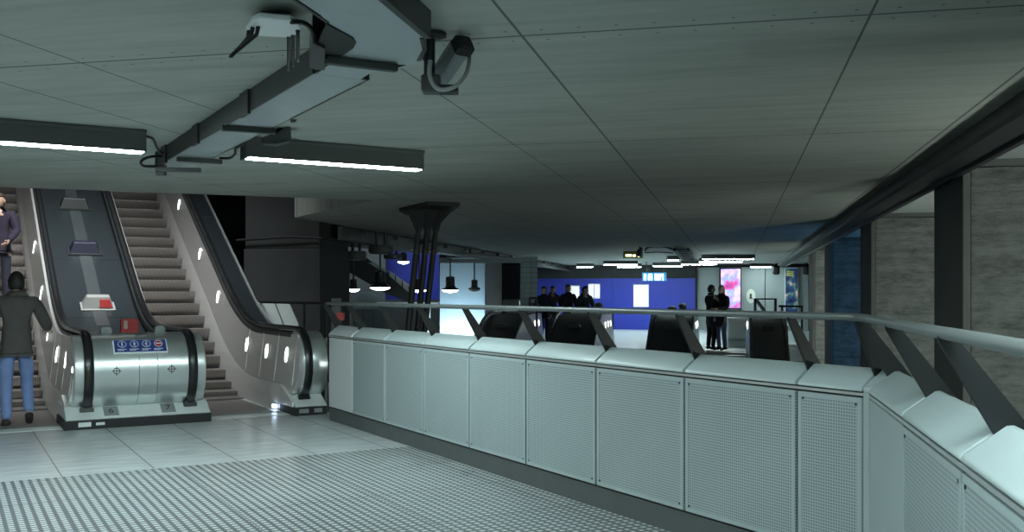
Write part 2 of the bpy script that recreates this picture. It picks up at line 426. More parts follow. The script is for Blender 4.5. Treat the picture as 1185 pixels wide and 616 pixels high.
# ------------------------------------------------------------ escalators
TAN = math.tan(R(30))
def rise(u, u0, w=1.0):
    a, c = u0-w, u0+w
    if u <= a: return 0.0
    if u >= c: return TAN*(u-u0)
    return TAN*(u-a)**2/(2*(c-a))
UN, UB = 14.46, 14.46
def stations(u0, u1, st=.18, fine=(13.0, 15.7)):
    r, u = [], u0
    while u < u1-1e-6:
        r.append(u); u += st if fine[0] < u < fine[1] else .6
    return r+[u1]
def swept(b, prof, u0, u1, ub=UB):
    return b.sweep([[(x, u, rise(u, ub)+h) for x, h in prof] for u in stations(u0, u1)])
UTOP = 23.0
def handrail(b, v, hw=.047, uc=11.96, zc=.615, rad=.435, hb=1.05):
    th = .036; rings = []
    def ring(u, z, nu, nz):     # n = outward normal in the (u,z) plane
        out = []
        for (dx, dn) in ((-hw, -.2*th), (-hw*.95, .55*th), (-hw*.5, th), (hw*.5, th), (hw*.95, .55*th), (hw, -.2*th), (hw*.7, -.5*th), (-hw*.7, -.5*th)):
            out.append((v+dx, u+nu*dn, z+nz*dn))
        return out
    for u in reversed(stations(uc, UTOP)):
        s = (rise(u+.01, UB)-rise(u-.01, UB))/.02; l = math.hypot(1, s)
        rings.append(ring(u, rise(u, UB)+hb, -s/l, 1/l))
    for k in range(1, 15):
        a = R(90+k*180/14); rings.append(ring(uc+math.cos(a)*rad, zc+math.sin(a)*rad, math.cos(a), math.sin(a)))
    rings.append(ring(uc+.25, zc-rad, 0, -1))
    return b.sweep(rings)
def half_disc(uc, zc, rad, u_end):
    p = [(u_end, zc+rad)]
    p += [(uc+math.cos(R(90+k*12))*rad, zc+math.sin(R(90+k*12))*rad) for k in range(16)]
    return p+[(u_end, zc-rad)]
def text(s, size, m, parent, loc, rot, name):
    cu = bpy.data.curves.new('t', 'FONT'); cu.body = s; cu.size = size; cu.align_x = 'CENTER'; cu.align_y = 'CENTER'; cu.extrude = .0006
    t = bpy.data.objects.new('t', cu); COL.objects.link(t)
    dg = bpy.context.evaluated_depsgraph_get(); dg.update()
    me = bpy.data.meshes.new_from_object(t.evaluated_get(dg)); bpy.data.objects.remove(t)
    me.materials.clear(); me.materials.append(m)
    o = bpy.data.objects.new(name, me); COL.objects.link(o); o.parent = parent
    o.location = loc; o.rotation_euler = rot; return o

def side(parent, s, v, lamps, u_end=UTOP):
    """balustrade side: skirt, panel, ovals. s=+1 faces -v (its steps lie at smaller v); v is the step edge"""
    q = lambda *pp: [(v+s*x, h) for x, h in pp]
    b = MB(); swept(b, q((0, -.55), (0, .16), (.035, .34), (.08, .34), (.08, -.55)), 12.15, u_end)
    b.prism_x([(11.66, .10), (11.66, .15), (11.80, .23), (12.15, .34), (12.15, .10)], v, v+s*.06)
    b.build('skirt', M['skirtm'], parent, smooth=True)
    b = MB(); swept(b, q((.035, .345), (.115, .985), (.15, .985), (.15, .345)), 11.8, u_end)
    pd = half_disc(11.98, .60, .39, 12.3)
    b.hexa([(v+s*(.035+.125*max(0, (z-.345))), u, z) for u, z in pd], [(v+s*.15, u, z) for u, z in pd])
    b.build('side_panel', M['steel_warm'], parent, smooth=True)
    for u in (12.55, 13.25, 13.95):   # upright seams between panel sheets
        b = MB(); r0 = rise(u, UB)
        b.hexa([(v+s*.031, u-.008, r0+.36), (v+s*.031, u+.008, r0+.36), (v+s*.04, u+.008, r0+.36), (v+s*.04, u-.008, r0+.36)],
               [(v+s*.110, u-.008, r0+.97), (v+s*.110, u+.008, r0+.97), (v+s*.12, u+.008, r0+.97), (v+s*.12, u-.008, r0+.97)])
        b.build('seam', M['steel_warm'], parent)
    for u in lamps:
        r0 = rise(u, UB); h = .72; x = .035+.125*(h-.345)
        c = Vector((v+s*(x-.004), u, r0+h)); sl = (rise(u+.05, UB)-rise(u-.05, UB))/.1*.0
        b = MB(); n = 16; dz = Vector((s*.12, 0, 1)).normalized(); du = Vector((0, 1, 0)); dn = Vector((-s, 0, .12))
        for (k, dep) in ((1.25, .0),):
            rings = []
            for d in (-.008, .003): rings.append([c+du*math.cos(2*math.pi*i/n)*.06*k+dz*math.sin(2*math.pi*i/n)*.105*k+dn*d for i in range(n)])
            b.sweep(rings)
        lo = b.build('lamp_bezel', M['steel'], parent)
        b = MB(); b.sweep([[c+du*math.cos(2*math.pi*i/n)*.05+dz*math.sin(2*math.pi*i/n)*.095+dn*d for i in range(n)] for d in (.001, .009)])
        b.build('oval_lamp', M['oval'], lo)
def lamp_us(pxs, v):
    return [at_x('uv', px, v).y for px in pxs]

# divider between the two escalators
VL, VR = 1.16, 2.69
dv = thing('escalator_divider', 'steel escalator divider with rounded drum end, two black handrails and blue sign', 'escalator balustrade', 'uv', (1.93, 11.76, 0))
b = MB(); b.lathe([(.05, 1.43), (.43, 1.43), (.43, 1.90)], (0, 11.96, .615), 48, 'x'); 
b.build('drum', M['steel_h'], dv, smooth=True)
b = MB(); b.lathe([(.43, 1.905), (.43, 2.10)], (0, 11.96, .615), 48, 'x'); b.build('drum', M['steel_h'], dv, smooth=True)
b = MB(); b.lathe([(.43, 2.105), (.43, 2.44), (.05, 2.44)], (0, 11.96, .615), 48, 'x'); b.build('drum', M['steel_h'], dv, smooth=True)
for a, c in ((1.225, 1.425), (2.445, 2.645)):
    b = MB(); b.lathe([(.3, a), (.40, a), (.415, a+.015), (.415, c-.015), (.40, c), (.3, c)], (0, 11.96, .615), 48, 'x'); b.build('drum_flange', M['steel'], dv, smooth=True)
for v in (1.375, 2.495):
    b = handrail(MB(), v); b.build('handrail', M['black'], dv, smooth=True)
    b = MB(); b.tube([(v, 11.70, .195), (v, 11.82, .17), (v, 12.0, .18)], [.075, .085, .06], 12); b.build('handrail_guard', M['black'], dv, smooth=True)
    s = 1 if v < 2 else -1
    b = MB(); swept(b, [(v-.065, .93), (v-.065, 1.0), (v-.03, 1.02), (v+.03, 1.02), (v+.065, 1.0), (v+.065, .93)], 11.9, UTOP)
    b.build('handrail_track', M['dark'], dv, smooth=True)
side(dv, 1, VL, [])
LM = lamp_us([39, 47, 55, 65, 75.5, 84.5], VL+.07)
side(dv, -1, VR, [])
# ovals of the left face
def ovals(parent, s, v, us):
    for u in us:
        r0 = rise(u, UB); h = .72; x = .035+.125*(h-.345)
        c = Vector((v+s*(x-.004), u, r0+h)); n = 16
        dz = Vector((s*.12, 0, 1)).normalized(); du = Vector((0, 1, 0)); dn = Vector((-s, 0, .12))
        b = MB(); b.sweep([[c+du*math.cos(2*math.pi*i/n)*.075+dz*math.sin(2*math.pi*i/n)*.125+dn*d for i in range(n)] for d in (-.012, .003)])
        lo = b.build('lamp_bezel', M['steel'], parent)
        b = MB(); b.sweep([[c+du*math.cos(2*math.pi*i/n)*.05+dz*math.sin(2*math.pi*i/n)*.095+dn*d for i in range(n)] for d in (.001, .009)])
        b.build('oval_lamp', M['oval'], lo)
ovals(dv, 1, VL, LM)
# deck between the handrails, laid in sheets
us = [12.15, 13.2, 14.9, 16.5, 18.1, 19.7, 21.3, UTOP]
for a, c in zip(us, us[1:]):
    b = MB(); b.sweep([[(x, u, rise(u, UB)+h) for x, h in ((1.43, .70), (1.43, .86), (2.44, .86), (2.44, .70))] for u in stations(a+.006, c-.006)])
    b.build('deck_sheet', M['deck'], dv, smooth=True)
b = MB(); swept(b, [(1.84, .80), (1.84, .866), (2.02, .866), (2.02, .80)], 14.6, UTOP); b.build('deck_strip', mat('grey_deck_strip', (.05, .06, .064), .45, .2), dv, smooth=True)
for px, py, hw, m in ((86, 240, .25, M['dark']), (98, 290, .24, mat('navy_stop', (.012, .013, .03), .45)), (113, 343, .225, mat('pale_stop', (.30, .31, .29), .45))):
    u = at_x('uv', px, 1.93).y; z = rise(u, UB)+.86; d = Vector((0, math.cos(R(30)), .5)); nn = Vector((0, -.5, math.cos(R(30)))); c = Vector((1.93, u, z))
    b = MB()
    f = lambda x, h, k: c+Vector((x, 0, 0))+nn*h+d*k
    b.hexa([f(-hw, -.02, -.10), f(hw, -.02, -.10), f(hw, -.02, .12), f(-hw, -.02, .12)], [f(-hw*.68, .17, .02), f(hw*.68, .17, .02), f(hw*.68, .17, .10), f(-hw*.68, .17, .10)])
    o = b.build('slide_stop', m, dv, bevel=.01)
    b = MB(); b.hexa([f(-hw*1.03, -.03, -.12), f(hw*1.03, -.03, -.12), f(hw*1.03, -.03, .12), f(-hw*1.03, -.03, .12)], [f(-hw*1.03, .025, -.11), f(hw*1.03, .025, -.11), f(hw*1.03, .025, .12), f(-hw*1.03, .025, .12)])
    b.build('stop_foot', M['dark'] if m != MATS['pale_stop'] else m, o)
    if m == MATS['pale_stop']:
        b = MB(); b.hexa([f(.02, .045, -.073), f(.19, .045, -.073), f(.19, .045, -.06), f(.02, .045, -.06)], [f(.02, .14, -.012), f(.155, .14, -.012), f(.155, .14, 0), f(.02, .14, 0)])
        b.build('red_label', M['red'], o)
# items on the drum
uc, zc = 11.96, .615
def drum_pt(ang, r, v): return Vector((v, uc-math.cos(R(ang))*r, zc+math.sin(R(ang))*r))
def plate(ang, v, w, h, r0, th=.006):
    n = Vector((0, -math.cos(R(ang)), math.sin(R(ang)))); t = Vector((0, math.sin(R(ang)), math.cos(R(ang)))); c = drum_pt(ang, r0, v); x = Vector((1, 0, 0))
    return c, x, t, n, [[c+x*a*w/2+t*k*h/2+n*d for a, k in ((-1, -1), (1, -1), (1, 1), (-1, 1))] for d in (-.02, th)]
c, x, t, n, q = plate(40, 1.925, .58, .185, .446); b = MB(); b.hexa(*q); sg = b.build('sign', M['white'], dv, bevel=.003)
c, x, t, n, q = plate(40, 1.925, .555, .163, .454); b = MB(); b.hexa(*q); fc = b.build('sign_face', M['sign'], sg)
def disc(b, c, x, t, n, r, d0, d1, seg=20):
    b.sweep([[c+x*math.cos(2*math.pi*i/seg)*r+t*math.sin(2*math.pi*i/seg)*r+n*d for i in range(seg)] for d in (d0, d1)])
for k, dx in enumerate((-.195, -.065, .065, .195)):
    cc = c+x*dx+t*.024
    b = MB(); disc(b, cc, x, t, n, .047, .004, .0085); ic = b.build('sign_icon', M['ink'], fc)
    b = MB(); disc(b, cc, x, t, n, .040, .008, .0095)
    ic2 = b.build('icon_ground', M['sign'] if k < 3 else M['red'], fc)
    b = MB()
    if k < 3:      # a small standing figure, then one with a hand rail, then one with a bag
        disc(b, cc+t*.022, x, t, n, .008, .009, .011, 10)
        for (x0, x1, y0, y1) in ([(-.008, .008, -.012, .013), (-.008, -.002, -.032, -.01), (.002, .008, -.032, -.01)] + ([(.008, .022, -.002, .004)] if k == 1 else [(-.022, -.008, -.006, .0)] if k == 2 else [])):
            b.hexa([cc+x*p+t*r_+n*.009 for p, r_ in ((x0, y0), (x1, y0), (x1, y1), (x0, y1))], [cc+x*p+t*r_+n*.011 for p, r_ in ((x0, y0), (x1, y0), (x1, y1), (x0, y1))])
    else:
        b.hexa([cc+x*p+t*r_+n*.009 for p, r_ in ((-.03, -.007), (.03, -.007), (.03, .007), (-.03, .007))], [cc+x*p+t*r_+n*.011 for p, r_ in ((-.03, -.007), (.03, -.007), (.03, .007), (-.03, .007))])
    b.build('icon_figure', M['ink'], fc)
b = MB()
for k in range(4):
    xx = -.25+k*.13
    for j, (w_, y) in enumerate(((.10, -.047), (.07, -.063))):
        b.hexa([c+x*p+t*r_+n*.006 for p, r_ in ((xx, y-.004), (xx+w_, y-.004), (xx+w_, y+.004), (xx, y+.004))], [c+x*p+t*r_+n*.008 for p, r_ in ((xx, y-.004), (xx+w_, y-.004), (xx+w_, y+.004), (xx, y+.004))])
b.build('sign_lines', M['ink'], fc)
for v in (1.66, 2.25):      # key switches: a ring with a cross
    c, x, t, n, q = plate(3, v, .1, .1, .43); b = MB(); disc(b, c, x, t, n, .040, -.01, .006)
    ks = b.build('key_switch', M['steel'], dv)
    b = MB(); b.sweep([[c+x*math.cos(2*math.pi*i/20)*r+t*math.sin(2*math.pi*i/20)*r+n*d for i in range(20)] for r, d in ((.036, .005), (.036, .008), (.028, .008), (.028, .005))], cap=False)
    for hw, hh in ((.052, .004), (.004, .052)):
        b.hexa([c+x*p+t*r_+n*.004 for p, r_ in ((-hw, -hh), (hw, -hh), (hw, hh), (-hw, hh))], [c+x*p+t*r_+n*.009 for p, r_ in ((-hw, -hh), (hw, -hh), (hw, hh), (-hw, hh))])
    b.build('cross_mark', M['blk'], ks)
for v in (1.61, 2.20):      # grey tabs on the crown of the drum
    b = MB(); z0 = zc+.40
    pts = [(v-.06, z0), (v-.06, z0+.08), (v-.04, z0+.105), (v+.04, z0+.105), (v+.06, z0+.08), (v+.06, z0)]
    b.prism_y(pts, uc-.02, uc+.05); b.build('tab', M['grey'], dv, bevel=.006)
u = at_x('uv', 150, 1.93).y
b = MB(); b.box(1.86, 2.06, 12.55, 12.66, .86, 1.19); ab = b.build('stop_box', M['red'], dv, bevel=.008)
b = MB(); b.box(1.89, 1.93, 12.544, 12.56, 1.07, 1.17); b.build('box_label', mat('cream_label', (.5, .45, .38)), ab)
b = MB(); b.prism_x([(11.60, .10), (11.59, .115), (11.80, .235), (12.5, .235), (12.5, .10)], VL-.01, VR+.01); b.build('plinth', M['plinth'], dv, bevel=.006)
b = MB(); b.box(VL-.03, VR+.02, 11.585, 12.4, .0, .10); kk = b.build('kick_plate', M['blk'], dv, bevel=.006)
for v, w_, h_ in ((1.34, .13, .05), (1.50, .09, .03)):
    b = MB(); b.box(v-w_/2, v+w_/2, 11.578, 11.59, .055-h_/2, .055+h_/2); b.build('label_plate', M['plinth'], kk)
for v, s in ((1.625, '6'), (2.24, '7')):
    sl = math.atan2(.12, .21); c0 = Vector((v, 11.695, .175)); tu = Vector((0, math.cos(sl), math.sin(sl))); nu = Vector((0, -math.sin(sl), math.cos(sl))); xx = Vector((1, 0, 0))
    b = MB(); b.hexa(*[[c0+xx*a*.078+tu*k*.085+nu*d for a, k in ((-1, -1), (1, -1), (1, 1), (-1, 1))] for d in (-.004, .005)])
    np_ = b.build('number_plate', M['grey'], dv, bevel=.002)
    fa, base = META['escalator_divider']
    text(s, .125, M['blk'], np_, c0+nu*.006-base, (sl, 0, 0), 'numeral')
# right-hand balustrade
VB = 3.70
rb = thing('escalator_balustrade', 'steel outer balustrade of the right escalator with oval lamps, ending at the parapet', 'escalator balustrade', 'uv', (3.8, 11.76, 0))
side(rb, 1, VB, [])
ovals(rb, 1, VB, lamp_us([207, 231, 252, 285.5, 308.5, 331.5], VB+.075))
b = handrail(MB(), 3.875); b.build('handrail', M['black'], rb, smooth=True)
b = MB(); b.tube([(3.875, 11.70, .195), (3.875, 11.82, .17), (3.875, 12.0, .18)], [.075, .085, .06], 12); b.build('handrail_guard', M['black'], rb, smooth=True)
b = MB(); swept(b, [(3.81, .93), (3.81, 1.0), (3.84, 1.02), (3.91, 1.02), (3.94, 1.0), (3.94, .93)], 12.05, UTOP); b.build('handrail_track', M['dark'], rb, smooth=True)
b = MB(); b.lathe([(.2, 3.83), (.405, 3.83), (.415, 3.845), (.415, 4.12), (.2, 4.12)], (0, 11.96, .615), 48, 'x'); b.build('newel_drum', M['steel_h'], rb, smooth=True)
us = [12.2, 13.2, 14.6, 15.7, 16.8, 17.9, 19.0, 20.1, 21.2, UTOP]
for a, c in zip(us, us[1:]):
    b = MB(); b.sweep([[(x, u, rise(u, UB)+h) for x, h in ((3.94, .76), (3.94, .90), (4.24, .90), (4.24, .76))] for u in stations(a+.008, c-.008)])
    b.build('deck_sheet', M['deck'], rb, smooth=True)
b = MB(); swept(b, [(4.24, -.3), (4.24, .93), (4.275, .93), (4.275, -.3)], 12.0, UTOP); b.build('deck_edge', M['grey'], rb, smooth=True)
b = MB(); b.prism_x([(11.58, .10), (11.57, .115), (11.80, .235), (12.3, .235), (12.3, .10)], 3.72, 4.12); b.build('plinth', M['plinth'], rb, bevel=.006)
b = MB(); b.box(3.70, 4.12, 11.56, 12.4, 0, .10); kk = b.build('kick_plate', M['blk'], rb, bevel=.006)
for v, w_ in ((3.82, .12), (4.0, .1)):
    b = MB(); b.box(v-w_/2, v+w_/2, 11.553, 11.565, .03, .08); b.build('label_plate', M['grey'], kk)
# the steps
def escalator(name, label, v0, v1):
    t = thing(name, label, 'escalator', 'uv', ((v0+v1)/2, 12, 0), 'escalators going up')
    b = MB(); b.box(v0, v1, 11.755, 12.0, -.3, .004); b.build('landing_plate', M['plinth'], t)
    b = MB(); b.box(v0, v1, 12.0, 12.12, -.2, .007)
    for k in range(14): 
        x = v0+(k+.5)*(v1-v0)/14; b.box(x-.012, x+.012, 12.10, 12.17, -.01, .009)
    b.build('comb_plate', M['grey'], t)
    u = 12.12
    while u < 22.6:
        z = rise(u+.17, UN, .8)-.008; e = u+.346
        if rise(u+.17, UN, .8) < .001: z = -.008
        b = MB(); b.prism_x([(u, z), (e+.03, z), (e+.03, z-.05), (u+.16, z-.30), (u+.115, z-.205), (u+.075, z-.15), (u+.038, z-.095), (u+.012, z-.04), (u+.001, z-.012)], v0+.004, v1-.004)
        grid_child(b, 'step', M['tread'], t, 'uv', ((v0+v1)/2, u, z), smooth=True)
        u = e
    return t
escalator('escalator', 'right escalator with empty dark metal steps, between divider and outer balustrade', VR, VB)
escalator('escalator', 'left escalator carrying a man in a dark jacket and jeans', VL-.94, VL)
# outer balustrade of the left escalator (mostly outside the frame)
lb = thing('escalator_balustrade', 'steel outer balustrade at the far left edge of the left escalator', 'escalator balustrade', 'uv', (.1, 11.76, 0))
side(lb, -1, VL-.94, [])
b = handrail(MB(), .05); b.build('handrail', M['black'], lb, smooth=True)

# small light at the foot of the right balustrade
b = MB(); b.box(3.66, 3.695, 12.28, 12.36, .03, .07); tag(b.build('skirt_lamp', emit('cool_skirt_glow', (.6, .75, 1), 12), rb))
# ------------------------------------------------------------ strip lights
def strip(label, frame, x0, x1, y, group=None, zt=2.53, top=CEIL, w=.17, name='strip_light', unseen=False):
    c = (x0+x1)/2
    t = thing(name, label, 'strip light', frame, (c, y, top), group)
    b = MB(); b.prism_x([(y-w/2, zt+.03), (y-w/2, top-.03), (y-w/2-.02, top-.025), (y-w/2-.02, top-.001), (y+w/2+.02, top-.001), (y+w/2+.02, top-.025), (y+w/2, top-.03), (y+w/2, zt+.03)], x0, x1)
    b.build('housing', M['hous'], t, bevel=.006)
    b = MB(); b.box(x0+.03, x1-.03, y-.045, y+.045, zt+.006, zt+.036); b.build('diffuser', M['tube'], t, bevel=.008)
    for yy in (y-w/2, y+w/2-.012):
        b = MB(); b.box(x0, x1, yy, yy+.012, zt+.012, zt+.035); b.build('louvre_rim', M['hous'], t)
    for x in (x0+.008, x1-.008):
        b = MB(); b.box(x-.008, x+.008, y-w/2+.004, y+w/2-.004, zt+.004, zt+.10); b.build('end_cap', M['hous'], t)
    return t
strip('grey lit ceiling strip light just right of the cable duct', 'uv', 1.98, 3.47, 7.45)
strip('grey ceiling strip light running out of frame left of the cable duct', 'uv', -.30, 1.28, 7.55)
for k, (v, u) in enumerate(((-1.6, 7.55), (-.2, 3.0), (1.6, 1.2), (-2.6, 3.0), (1.2, -1.4), (-1.2, -1.6))):
    strip('grey ceiling strip light of the hall behind the viewer', 'uv', v-.75, v+.75, u, 'strip lights out of view')
# floodlights of the side bays, fixed behind the cross walls
for k, (p, q, cl, zz) in enumerate(((4.8, 4.0, 0, .5), (10.8, 4.6, 0, .3), (16.8, 4.8, 1, .3), (23.2, 4.6, 0, .3))):
    t = thing('floodlight', 'floodlight fixed behind a cross wall of the side bays', 'floodlight', 'pq', (q, p, zz), 'floodlights of the side bays')
    b = MB(); b.box(q-.25, q+.25, p-.06, p+.12, zz-.2, zz+.2); b.build('case', M['dark'], t, bevel=.01)
    b = MB(); b.hexa([(q-.22, p+.125, zz-.17), (q+.22, p+.125, zz-.17), (q+.22, p+.125, zz+.17), (q-.22, p+.125, zz+.17)], [(q-.22, p+.14, zz-.17), (q+.22, p+.14, zz-.17), (q+.22, p+.13, zz+.17), (q-.22, p+.13, zz+.17)])
    b.build('lens', emit('flood_glow', (.88, 1, 0.94), 230) if not cl else emit('blue_flood_glow', (.22, .55, 1), 150), t)

# ------------------------------------------------------------ cable duct
ct = thing('cable_duct', 'dark-sided ceiling cable duct with pale lid, bending towards the camera', 'cable duct', 'w', atz(300, 120, CEIL)[:])
ZB = 2.585
def px_poly(pts, z): return [tuple(atz(x, y, z)[:2]) for x, y in pts]
D = [fr('uv', v, u) for v, u in ((1.555, 8.55), (1.555, 4.62), (1.86, 4.62), (1.86, 8.25))]
b = MB(); b.prism([(p.x, p.y) for p in D], ZB, ZB+.01); b.build('lid', M['gal'], ct)
def wall_strip(p0, p1, z0, z1, th=.012):
    p0, p1 = Vector((p0[0], p0[1], 0)), Vector((p1[0], p1[1], 0)); n = (p1-p0).normalized().cross(Vector((0, 0, 1)))*th
    b = MB(); b.prism([(p0.x, p0.y), (p1.x, p1.y), (p1.x+n.x, p1.y+n.y), (p0.x+n.x, p0.y+n.y)], z0, z1); return b
uvw = lambda v, u: fr('uv', v, u)
wall_strip(uvw(1.545, 4.55), uvw(1.545, 8.62), ZB-.012, CEIL-.002, .014).build('side_wall', M['dark'], ct)
wall_strip(uvw(1.862, 8.3), uvw(1.862, 4.6), ZB+.0, CEIL-.002, .012).build('side_wall', M['dark'], ct)
for u in (5.75, 7.05, 8.2):
    b = wall_strip(uvw(1.53, u-.09), uvw(1.53, u+.09), ZB-.03, CEIL-.002, .02); b.build('coupler', M['dark'], ct)
# elbow lid and the branch running towards the viewer
elb = px_poly([(344, -14), (455, 10), (491, 44), (494, 58), (487, 70), (457, 82), (430, 84), (404, 100.5), (352, 95), (376, 79), (392, 68), (409, 55), (412, 49), (409, 44), (378, 26)], ZB)
pq0 = [fr('pq', q, p) for q, p in ((-1.57, 1.0), (-1.265, 1.0), (-1.265, 3.5), (-1.57, 3.5))]
b = MB(); b.prism(elb, ZB+.001, ZB+.012); b.build('elbow_lid', M['gal'], ct)
b = MB(); b.prism([(p.x, p.y) for p in pq0], ZB, ZB+.01); b.build('lid', M['gal'], ct)
e = px_poly([(455, 10), (491, 44), (494, 58), (487, 70)], ZB)
r0 = fr('pq', -1.262, 1.0); r1 = e[1]
wall_strip(e[1], r0, ZB-.004, CEIL-.002, -.03).build('side_wall', M['dark'], ct)
wall_strip(e[2], e[1], ZB-.004, CEIL-.002, .02).build('side_wall', M['dark'], ct)
wall_strip(e[3], e[2], ZB-.004, CEIL-.002, .02).build('side_wall', M['dark'], ct)
wall_strip(fr('pq', -1.572, 1.0), px_poly([(378, 26)], ZB)[0], ZB-.004, CEIL-.002, .012).build('side_wall', M['dark'], ct)
g = px_poly([(378, 27), (409, 44), (412, 49), (409, 55), (376, 77), (362, 60)], ZB-.002)
b = MB(); b.prism(g, ZB-.006, ZB+.004); b.build('gusset_plate', M['fin'], ct)
b = MB(); q = px_poly([(362, 47), (376, 54), (376, 79), (358, 77)], ZB-.01); b.prism(q, ZB-.02, CEIL-.002); b.build('coupler', M['dark'], ct)
# support angles under the duct
def bar_px(a, c, z, wd=.045, h=.035):
    p0, p1 = atz(*a, z), atz(*c, z); n = (p1-p0).normalized().cross(Vector((0, 0, 1)))*wd
    b = MB(); b.prism([(p0.x, p0.y), (p1.x, p1.y), (p1.x+n.x, p1.y+n.y), (p0.x+n.x, p0.y+n.y)], z, z+h); return b
for a, c, z in (((375, 75), (457, 84.5), 2.545), ((256, 152), (318, 156), 2.545), ((204, 187), (256, 190.5), 2.54), ((181, 199), (233, 200), 2.50)):
    bar_px(a, c, z).build('support_angle', M['dark'], ct, bevel=.004)
b = MB(); p = uvw(1.56, 8.55); b.box(p.x-.012, p.x+.06, p.y-.03, p.y+.03, 2.50, CEIL-.004); b.build('hanger', M['dark'], ct)
# cables
def cable(pts, r, label, z=True):
    b = MB(); V = []
    pts = [Vector(p) for p in pts]
    for i in range(len(pts)-1):       # smooth
        p0 = pts[max(i-1, 0)]; p1 = pts[i]; p2 = pts[i+1]; p3 = pts[min(i+2, len(pts)-1)]
        for k in range(6):
            t = k/6; V.append(.5*((2*p1)+(p2-p0)*t+(2*p0-5*p1+4*p2-p3)*t*t+(3*p1-p0-3*p2+p3)*t**3))
    V.append(pts[-1]); b.tube(V, r, 8)
    return b
c1 = [at(170, 158, 7.2), at(177, 161, 7.3), at(181, 170, 7.5), at(186, 176, 7.8), at(194, 178, 7.9)]
solo(cable(c1, .011, ''), 'cable', M['black'], 'short black cable drooping from the left strip light to the duct', 'cable', 'w', c1[0][:], smooth=True)
c1 = [at(192, 181, 7.9), at(175, 181.5, 7.8), at(164, 186, 7.7), at(166, 192, 7.8), at(182, 192.5, 8.0)]
solo(cable(c1, .012, ''), 'cable', M['black'], 'black cable looped out of the far end of the duct', 'cable', 'w', c1[0][:], smooth=True)
c1 = [at(255, 183, 7.7), at(266, 183, 7.6), at(272, 178, 7.5), at(273, 172, 7.45), at(283, 166, 7.4)]
solo(cable(c1, .011, ''), 'cable', M['black'], 'black cable curling from the duct to the right strip light', 'cable', 'w', c1[0][:], smooth=True)
c1 = [at(456, 77, 4.6), at(463, 75, 4.6), at(472, 72, 4.6), at(481, 66, 4.6), at(489, 66, 4.62), at(494, 72, 4.65)]
solo(cable(c1, .011, ''), 'cable', M['black'], 'black cable running from the duct to the surveillance camera post', 'cable', 'w', c1[0][:], smooth=True)
# loudspeaker box on the duct by the right lamp
sp = thing('ceiling_loudspeaker', 'small grey wedge-shaped box hanging beside the duct above the right strip light', 'loudspeaker', 'w', at(320, 142, 7.0)[:])
b = MB(); Y0, Y1 = 6.95, 7.2
b.hexa([at(302, 160, Y0), at(303, 168, Y0), at(320, 170, Y0), at(337, 165, Y0), at(336, 143, Y0), at(318, 156, Y0)],
       [at(305, 158, Y1), at(305, 166, Y1), at(320, 168, Y1), at(337, 163, Y1), at(337, 141, Y1), at(319, 153, Y1)])
b.build('box', M['hous'], sp, bevel=.008)
b = MB(); b.hexa([at(303, 165.5, Y0-.01), at(320, 166.5, Y0-.01), at(335, 163, Y0-.01), at(335, 165, Y0-.01), at(320, 169.5, Y0-.01), at(304, 167.5, Y0-.01)],
                 [at(303, 165.5, Y0), at(320, 166.5, Y0), at(335, 163, Y0), at(335, 165, Y0), at(320, 169.5, Y0), at(304, 167.5, Y0)]); b.build('grille', M['grey'], sp)
b = MB(); b.tube([at(322, 149, 7.0), at(334, 141, 7.05), atz(340, 138, CEIL)], .02, 8); b.build('bracket', M['dark'], sp)

# ------------------------------------------------------------ wireless box with aerials
ap = thing('wireless_access_point', 'white ceiling wireless box with six black stub aerials beside the duct', 'wireless box', 'w', atz(320, 22, CEIL)[:])
pc = atz(320, 24, CEIL)
b = MB(); q = px_poly([(301, 12), (336, 14), (341, 25), (302, 23)], CEIL); b.prism(q, CEIL-.05, CEIL-.002); b.build('mount', M['gal'], ap, bevel=.006)
b = MB(); q = px_poly([(285, 36), (292, 25), (300, 21), (335, 24), (345, 28), (348, 33), (342, 42), (335, 44), (300, 42), (290, 41)], CEIL-.08); b.prism(q, CEIL-.08, CEIL-.055); b.build('case', M['white'], ap, bevel=.006, seg=3)
b = MB(); q = px_poly([(290, 26), (298, 22), (336, 25), (346, 30), (346, 33), (296, 24), (288, 33)], CEIL-.055); b.prism(q, CEIL-.058, CEIL-.048); b.build('gasket', M['black'], ap)
Ya = atz(320, 38, CEIL-.1).y
for a, c in (((334, 43), (334, 82)), ((339, 41), (339, 77)), ((344.5, 35), (344.5, 72))):
    b = MB(); b.tube([at(*a, Ya-.01), at(a[0], a[1]+3, Ya-.01), at(*c, Ya)], [.010, .0085, .0075], 8); b.build('aerial', M['black'], ap)
for a, m_, c in (((299, 29), (297, 40), (266, 66)), ((292.5, 32), (290, 42), (267, 65)), ((288, 36), (287, 44), (268, 65.5))):
    b = MB(); b.tube([at(*a, Ya-.02), at(*m_, Ya-.03), at(*c, Ya-.12)], [.010, .009, .0065], 8); b.build('aerial', M['black'], ap)
c1 = [at(337, 25, Ya-.1), at(350, 26, Ya-.05), at(359, 32, Ya), at(363, 42, Ya+.05), at(363, 50, Ya+.1)]
solo(cable(c1, .011, ''), 'cable', M['black'], 'black cable arching from the white wireless box down to the duct', 'cable', 'w', c1[0][:], smooth=True)

